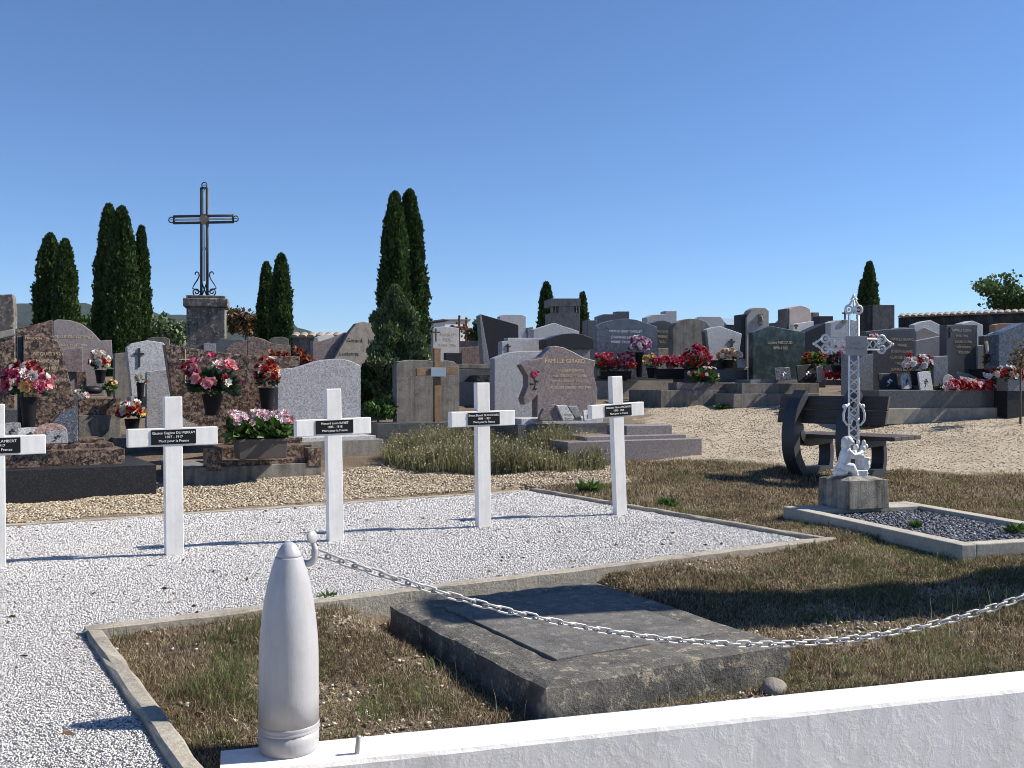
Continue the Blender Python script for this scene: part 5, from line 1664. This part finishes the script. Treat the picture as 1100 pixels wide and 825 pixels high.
bouquet('single peach rose in a dark vase before the pale cross tomb', 151, 408, 5, 4.5, 12.7, [('petal_peach', 6)], 12, 'pot_black', 5, 4.2, 22, 3.2)
bouquet('low bouquet of yellow, white and red flowers beside the speckled panel', 142, 442, 15, 12, 12.0, [('petal_yellow', 7), ('petal_white', 11), ('petal_magenta', 9), ('petal_red', 4), ('petal_orange', 4)], 90, 'pot_black', 6, 8, 16, 4.2)
bouquet('pink lily bouquet with dark leaves in a black vase', 228, 408, 32, 24, 11.4, [('petal_pink', 11), ('petal_magenta', 6), ('petal_white', 4), ('petal_darkred', 4)], 420, 'pot_black', 7, 11, 14, 6.5, 'leaf_dark', 15, 6)
bouquet('white, red and orange flowers on a dark plinth left of the wavy headstone', 287, 404, 12, 19, 11.9, [('petal_white', 6), ('petal_red', 6), ('petal_orange', 5), ('petal_peach', 4), ('petal_darkred', 6)], 110, 'pot_black', 8, 9, 20, 4.6, 'leaf_dark', 8)
bouquet('brown trough of pale pink flowers over bright green leaves', 280, 459, 34, 18, 10.5, [('petal_palepink', 50), ('petal_white', 10), ('petal_pink', 5)], 800, 'pot_brown', 9, 25, 15, 4.2, 'leaf_plant', 13, 6, 'flower_trough', 'flowers', True, 28, -.25, 'trough')
bouquet('large tray of red and pink carnations left of the blue-grey tomb front', 661, 391, 21, 12, 18.2, [('petal_red', 44), ('petal_magenta', 26), ('petal_pink', 14)], 260, 'pot_black', 10, 16, 4, 3.0, 'leaf_plant', 6, 7, flat=True, potshape='trough')
bouquet('purple and white flower ball in front of the blue-grey tomb', 687, 372, 12, 10, 18.3, [('petal_purple', 16), ('petal_white', 12), ('petal_magenta', 6)], 60, 'pot_black', 11, 5, 23, 3.2)
bouquet('yellow flower pot between the red carnation trays', 700, 389, 9, 9, 18.0, [('petal_yellow', 16), ('petal_peach', 6)], 80, 'pot_black', 12, 6, 8, 2.8, 'leaf_plant', 5)
bouquet('dark tray of bright red flowers below the weathered round stone', 720, 391, 20, 8, 17.6, [('petal_red', 40), ('petal_magenta', 28), ('petal_pink', 10)], 80, 'pot_black', 13, 15, 8, 3.0, 'leaf_dark', 5, 7, flat=True, potshape='trough')
bouquet('tall red carnation bush before the weathered round stone', 748, 387, 16, 16, 17.2, [('petal_red', 30), ('petal_magenta', 18), ('petal_darkred', 12)], 280, 'pot_brown', 14, 8, 8, 2.8, 'leaf_plant', 6)
bouquet('spreading green plant with few pink flowers at the path edge', 757, 403, 18, 9, 16.8, [('petal_palepink', 8), ('petal_red', 3)], 340, None, 15, None, 2, 2.6, 'leaf_plant', 8)
bouquet('peach and white roses in dark pot before the five-sided headstone', 783, 382, 12, 7, 17.3, [('petal_peach', 12), ('petal_white', 10), ('petal_yellow', 4)], 60, 'pot_black', 16, 6, 6, 3.3)
bouquet('red and green potted plant left of the cast iron cross arm', 874, 386, 14, 11, 16.7, [('petal_orange', 9), ('petal_red', 7)], 280, 'pot_brown', 17, 7, 10, 2.4, 'leaf_plant', 8)
bouquet('dark purple potted heather behind the cast iron cross', 900, 384, 13, 13, 16.4, [('petal_purple', 9), ('petal_magenta', 10)], 260, 'pot_black', 18, 7, 10, 2.2, 'leaf_dark', 7)
bouquet('low red flower tray on the ledge behind the bench back', 899, 405, 15, 5, 16.0, [('petal_red', 40), ('petal_darkred', 12)], 40, 'pot_brown', 19, 13, 4, 2.6, 'leaf_dark', 4, 7, flat=True, potshape='trough')
bouquet('pink and white flowers peeping over the cross plate on the dark tomb', 932, 366, 12, 7, 15.8, [('petal_pink', 8), ('petal_white', 8), ('petal_magenta', 4)], 40, 'pot_black', 20, 6, 30, 3.6)
bouquet('red and white bouquet in dark vase before the wide dark tomb', 985, 391, 16, 11, 15.2, [('petal_red', 12), ('petal_white', 14), ('petal_palepink', 6)], 130, 'pot_black', 21, 7, 16, 3.8, 'leaf_plant', 7)
bouquet('long bed of red and pink begonias on the dark ledger', 1037, 415, 33, 6, 14.5, [('petal_red', 40), ('petal_darkred', 26), ('petal_palepink', 18), ('petal_pink', 12)], 120, None, 22, None, 1, 3.4, 'leaf_dark', 4, 7, 'flower_bed', 'flowers', True, 19)
bouquet('trailing arrangement of white, red and dark flowers at the right edge', 1078, 403, 20, 9, 14.6, [('petal_white', 14), ('petal_darkred', 9), ('petal_red', 5), ('petal_peach', 6)], 90, None, 23, None, 4, 3.8)
bouquet('small red flower cluster at the dark twin columns', 1066, 384, 6, 9, 15.2, [('petal_palepink', 5), ('petal_darkred', 7)], 60, None, 24, None, 6, 2.2)

# grave ornaments
plaque(201, 455, 22, 18, 10.9, 'rough_stone', 'sand-coloured wave-shaped plaque standing below the pink lilies', 'wave', 31, None, 5)
plaque(842, 401, 20, 14, 16.8, 'blue_granite', 'blue-grey tilted plaque at the foot of the green marble tomb', 'rect', 20, 'plaque_grey')
plaque(868, 401, 24, 20, 16.4, 'black_granite', 'black square plaque with pale emblem right of the green marble tomb', 'rect', 20, 'plaque_grey')
plaque(883, 401, 8, 18, 16.2, 'pale_concrete', 'narrow pale plaque leaning beside the black square one', 'rect', 20, None)
plaque(956, 409, 24, 18, 15.1, 'black_granite', 'wide black plaque left of the grey arched plaque', 'rect', 19, 'lettering_white')
plaque(975, 409, 12, 18, 14.95, 'pale_granite', 'grey arched plaque with dark carved figure', 'arch', 19, 'lettering_black')
plaque(996, 409, 17, 22, 14.8, 'pale_granite', 'grey ragged plaque with dark flower right of the arched plaque', 'rect', 19, 'lettering_black')
plaque(1021, 410, 18, 16, 14.75, 'mid_granite', 'round-topped grey openwork plaque behind the begonias', 'arch', 19, 'pale_granite' if False else 'lettering_black')
plaque(1044, 404, 24, 16, 14.8, 'rough_stone', 'tilted sandy stone plaque with dark emblem above the begonias', 'slant', 19, 'lettering_black', 35)
plaque(797, 390, 10, 10, 17.2, 'mid_granite', 'small slanted blue-grey marker by the pale corner block', 'rect', 20, None)
plaque(632, 446, 10, 12, 12.4, 'pale_granite', 'small pale plaque beside the open book tablet', 'rect', 29, 'lettering_black')
b = MB(); s = 10.4 / F
b.lathe([(.10, 0), (.13, .01), (.15, .05), (.12, .09), (.05, .10)], seg=20)
o = b.build('flower_bowl', M['pot_black'], None, True); o.location = P(97, 423, 12.2); tag(o, 'round black glazed bowl on the plinth left of the trailing plant', 'bowl')

# ------------------------------------------------------------------ grass
def mask_grass(X, Y):
    a, b = ab(X, Y)
    plot = (b > -.06) & (b < KB + .05) & (a < KA + .06)
    left = (a < .06) & (b <= 0)
    wallz = (Y < wall_front(X) + .215) & (X > -.97)
    lx = (X - S0.x) * math.cos(sa) + (Y - S0.y) * math.sin(sa); ly = -(X - S0.x) * math.sin(sa) + (Y - S0.y) * math.cos(sa)
    slab = (lx > 0) & (lx < LX) & (ly > 0) & (ly < LY)
    gx = (X - L0.x) * ca + (Y - L0.y) * sa_; gy = -(X - L0.x) * sa_ + (Y - L0.y) * ca
    bord = (gx > -.0) & (gx < GW) & (gy > -GL) & (gy < 0)
    m = ~(plot | left | wallz | slab | bord)
    path = soft_mask(PATH, X, Y, .3) + (vnoise(X, Y, 2.5, 3) - .5) * .6
    return m & (path < .45) & in_view(X, Y, .1, 260) & ~in_poly(X, Y, STRIP)


def grass_obj(name, label, n, xr, yr, hr, wid, mat, dens, tintf, leanr=(.2, .95), seed=1):
    rng = np.random.default_rng(seed)
    X = rng.uniform(*xr, n); Y = rng.uniform(*yr, n)
    k = mask_grass(X, Y) & (rng.random(n) < dens(X, Y))
    X, Y = X[k], Y[k]; m = len(X)
    H = rng.uniform(*hr, m) * np.clip(.6 + vnoise(X, Y, 3.1, 8) * .8, .4, 1.4)
    V, Fc = blades(np.stack([X, Y, ground_s(X, Y) - .003], 1), H, rng.uniform(*leanr, m), wid * np.clip(Y / 5, .8, 1.7), rng)
    o = np_mesh(name, V, Fc, M[mat], None, np.repeat(np.clip(tintf(X, Y, rng), 0, 1), 3))
    tag(o, label, 'grass', kind='stuff'); print(name, m)


def tint_dry(X, Y, rng):
    green = vnoise(X, Y, 1.9, 21) * .6 + vnoise(X, Y, 6, 22) * .4
    t = rng.beta(.8, 1.1, len(X)) * .82
    return np.where(rng.random(len(X)) < np.clip((green - .57) * 4, .03, .7), rng.uniform(.86, 1, len(X)), t)


grass_obj('dry_grass', 'short dry brown grass around the stone slab and grave border', 1000000, (-2.0, 5.6), (3.0, 8.6), (.015, .055), .0016, 'grass_dry', lambda X, Y: np.clip(.25 + vnoise(X, Y, 4, 31) * 1.1, 0, 1) * np.where(vnoise(X, Y, 2.3, 51) * .6 + vnoise(X, Y, 7, 52) * .4 > .6, .3, 1), tint_dry, (.35, .99), seed=1)
grass_obj('dry_grass', 'short dry brown grass between the war graves, the bench and the path', 420000, (-1.0, 9), (8.4, 14), (.018, .055), .0019, 'grass_dry', lambda X, Y: np.clip(.2 + vnoise(X, Y, 3, 32) * .9, 0, 1), tint_dry, (.35, .98), seed=2)
grass_obj('straw', 'pale dry straw lying flat on the turf', 195000, (-2.0, 5.6), (3.0, 8.6), (.02, .065), .0021, 'grass_dry', lambda X, Y: np.clip(vnoise(X, Y, 3, 36) * 1.6 - .4, .1, 1), lambda X, Y, rng: rng.uniform(.58, .83, len(X)), (.75, .999), seed=6)
grass_obj('green_grass', 'green grass tufts growing through the dry turf', 280000, (-2.0, 5.6), (3.0, 9), (.025, .10), .0021, 'grass_green', lambda X, Y: np.clip((vnoise(X, Y, 2.6, 33) * .45 + vnoise(X, Y, 9, 34) * .55 - .6) * 9, 0, 1) * np.where(X < .2, .9, .28), lambda X, Y, rng: rng.beta(2, 2, len(X)), (.1, .9), seed=3)
grass_obj('straw', 'pale dry straw on the turf around the bench', 60000, (-1.0, 9), (8.4, 13.5), (.02, .06), .0024, 'grass_dry', lambda X, Y: np.clip(vnoise(X, Y, 2.5, 37) * 1.6 - .4, .1, 1), lambda X, Y, rng: rng.uniform(.5, .82, len(X)), (.7, .99), seed=7)
grass_obj('tall_grass', 'thin tall seeding stems in the turf before the chain', 2600, (-1.6, 4.0), (3.3, 5.2), (.08, .17), .0014, 'grass_wild', lambda X, Y: np.where(vnoise(X, Y, 2, 35) > .55, .35, .04), lambda X, Y, rng: rng.uniform(.3, 1, len(X)), (.02, .35), seed=4)
# soil stones
X1 = RNG.uniform(-2, 4.5, 26000); Y1 = RNG.uniform(3, 8.5, 26000); k = mask_grass(X1, Y1) & (RNG.random(26000) < .12 + .8 * (vnoise(X1, Y1, 2.3, 51) * .6 + vnoise(X1, Y1, 7, 52) * .4 > .6)); X1, Y1 = X1[k], Y1[k]
V, Fc = pebbles(np.stack([X1, Y1, ground_s(X1, Y1) + .006], 1), RNG.uniform(.005, .017, len(X1)), .6)
o = np_mesh('soil_pebbles', V, Fc, M['stone_beige'], None, np.repeat(RNG.random(len(X1)), 8)); tag(o, 'small beige pebbles lying in the dry turf', 'pebbles', kind='stuff')
# dead leaves and twigs blown over gravel and turf
rl = np.random.default_rng(77); n = 900
X = rl.uniform(-4, 4.5, n); Y = rl.uniform(2.6, 10, n); wf = (Y < wall_front(X) + .25) & (X > -1.1); k = ~wf & in_view(X, Y, 0) & (rl.random(n) < .25 + .75 * (vnoise(X, Y, .9, 78) > .5)); X, Y = X[k], Y[k]; n = len(X)
z = np.maximum(ground_s(X, Y), np.where(gravel_zone(X, Y), .006, -9)) + .006
D = rl.normal(size=(n, 3)); D[:, 2] *= .12
V, Fc = cards(np.stack([X, Y, z], 1), D, rl.uniform(.012, .045, n), .28, rl, .1)
M['leaf_dead'] = leafy('leaf_dead', [(0, (.07, .04, .02)), (.5, (.16, .09, .045)), (1, (.28, .18, .09))], .8, .2)
o = np_mesh('dead_leaves', V, Fc, M['leaf_dead'], None, np.repeat(rl.random(n), 2)); tag(o, 'brown dead leaves scattered over gravel and turf', 'leaves', kind='stuff')
# patch of tall wild grass
rng = np.random.default_rng(61); n = 34000
poly = [U2(412, 500), U2(420, 480), U2(520, 478), U2(640, 480), U2(650, 505), U2(600, 508), U2(520, 512), U2(450, 510)]
bx = [p[0] for p in poly]; by = [p[1] for p in poly]
X = rng.uniform(min(bx), max(bx), n); Y = rng.uniform(min(by), max(by), n); k = in_poly(X, Y, poly); X, Y = X[k], Y[k]
edge = soft_mask(poly, X, Y, .35); kk = rng.random(len(X)) < np.clip(edge * 1.5 - .25 + (vnoise(X, Y, 3, 72) - .5), .03, 1); X, Y, edge = X[kk], Y[kk], edge[kk]
hgt = rng.uniform(.10, .46, len(X)) * (.45 + .8 * vnoise(X, Y, 2.4, 71)) * (.45 + .55 * edge)
V, Fc = blades(np.stack([X, Y, ground(X, Y)], 1), hgt, rng.uniform(.1, .7, len(X)), .0045, rng)
m = 9000; ii = rng.integers(0, len(X), m)
Pt = np.stack([X[ii] + rng.normal(0, .06, m), Y[ii] + rng.normal(0, .06, m), ground(X[ii], Y[ii]) + hgt[ii] * rng.uniform(.55, .95, m)], 1)
V2, F2 = cards(Pt, rng.normal(size=(m, 3)) + np.array([[0, 0, .6]]), rng.uniform(.012, .03, m), .4, rng)
Va, Fa = merge([(V, Fc), (V2, F2)])
tt = np.concatenate([np.repeat(rng.beta(1.7, 2, len(X)) * .9, 3), np.repeat(rng.uniform(.6, 1, m), 2)])
o = np_mesh('wild_grass', Va, Fa, M['grass_wild'], None, tt); tag(o, 'tall wild grass with pale seed heads behind the middle war cross', 'grass', kind='stuff')


def weed(px, py, r, n, label, seed, z=None):
    rng = np.random.default_rng(seed)
    n = int(n * 1.8)
    p = U(px, py) if z is None else UZ(px, py, z)
    t_ = rng.uniform(0, 6.28, n); el = rng.uniform(.15, 1.1, n)
    D = np.stack([np.cos(t_) * np.cos(el), np.sin(t_) * np.cos(el), np.sin(el)], 1)
    V, Fc = cards(D * r * .1 + rng.normal(0, r * .12, (n, 3)) * np.array([1, 1, .1]), D, rng.uniform(.35, 1.0, n) * r * .75, .17, rng)
    o = np_mesh('weed', V, Fc, M['leaf_plant'], None, np.repeat(rng.random(n), 2)); o.location = p
    tag(o, label, 'weed', 'leafy weeds in turf and gravel')


weed(634, 528, .20, 60, 'broad-leaved weed at the gravel corner behind the leaning war cross', 1); weed(718, 545, .16, 60, 'flat green weed at the right kerb of the war graves plot', 2); weed(775, 440, .2, 50, 'green weed at the foot of the stepped kerb by the path', 3)
weed(983, 566, .085, 60, 'small green weed in the middle of the blue-grey gravel', 4, .07); weed(1090, 572, .11, 70, 'green weed in blue-grey gravel at the right picture edge', 5, .07); weed(352, 648, .10, 50, 'green weed against the front kerb beside the shell', 6)
weed(612, 763, .08, 40, 'low green weed at the near corner of the grave slab', 7); weed(740, 480, .18, 50, 'green weed on the path end below the grey steps', 8); weed(870, 555, .12, 40, 'green weed at the left corner of the stone grave border', 9)

# ------------------------------------------------------------------ camera, light, sky
cam = bpy.data.cameras.new('camera'); co_ = bpy.data.objects.new('camera', cam); COL.objects.link(co_)
co_.location = (0, 0, CAMZ); co_.rotation_euler = (R(90), 0, 0)
cam.sensor_width = 36; cam.lens = 36 * F / 1100; cam.clip_start = .05; cam.clip_end = 20000
scene.camera = co_
SUN_AZ = 78; SUN_EL = 40.0
sd = Vector((math.sin(R(SUN_AZ)) * math.cos(R(SUN_EL)), math.cos(R(SUN_AZ)) * math.cos(R(SUN_EL)), math.sin(R(SUN_EL))))
sl_ = bpy.data.lights.new('sun', 'SUN'); so = bpy.data.objects.new('sun', sl_); COL.objects.link(so)
so.rotation_euler = (-sd).to_track_quat('-Z', 'Y').to_euler(); so.location = (10, 3, 12)
sl_.energy = 4.7; sl_.angle = R(.5); sl_.color = (1, .93, .82)
w = bpy.data.worlds.new('World'); scene.world = w; w.use_nodes = True
nt = w.node_tree; bg = nt.nodes['Background']
sky = nt.nodes.new('ShaderNodeTexSky'); sky.sky_type = 'NISHITA'; sky.sun_disc = False
sky.sun_elevation = R(SUN_EL); sky.sun_rotation = R(SUN_AZ); sky.altitude = 1500; sky.air_density = 1.0; sky.dust_density = .08; sky.ozone_density = 9
nt.links.new(sky.outputs[0], bg.inputs[0]); bg.inputs[1].default_value = .085
vs_ = scene.view_settings; vs_.view_transform = 'Standard'; vs_.look = 'None'; vs_.exposure = .80; vs_.gamma = 1; vs_.use_curve_mapping = False
scene.render.engine = 'CYCLES'
scene.cycles.use_denoising = True; scene.cycles.pixel_filter_type = 'BLACKMAN_HARRIS'; scene.cycles.filter_width = .95
scene.cycles.max_bounces = 6; scene.cycles.diffuse_bounces = 3; scene.cycles.glossy_bounces = 3; scene.cycles.transmission_bounces = 3; scene.cycles.transparent_max_bounces = 6
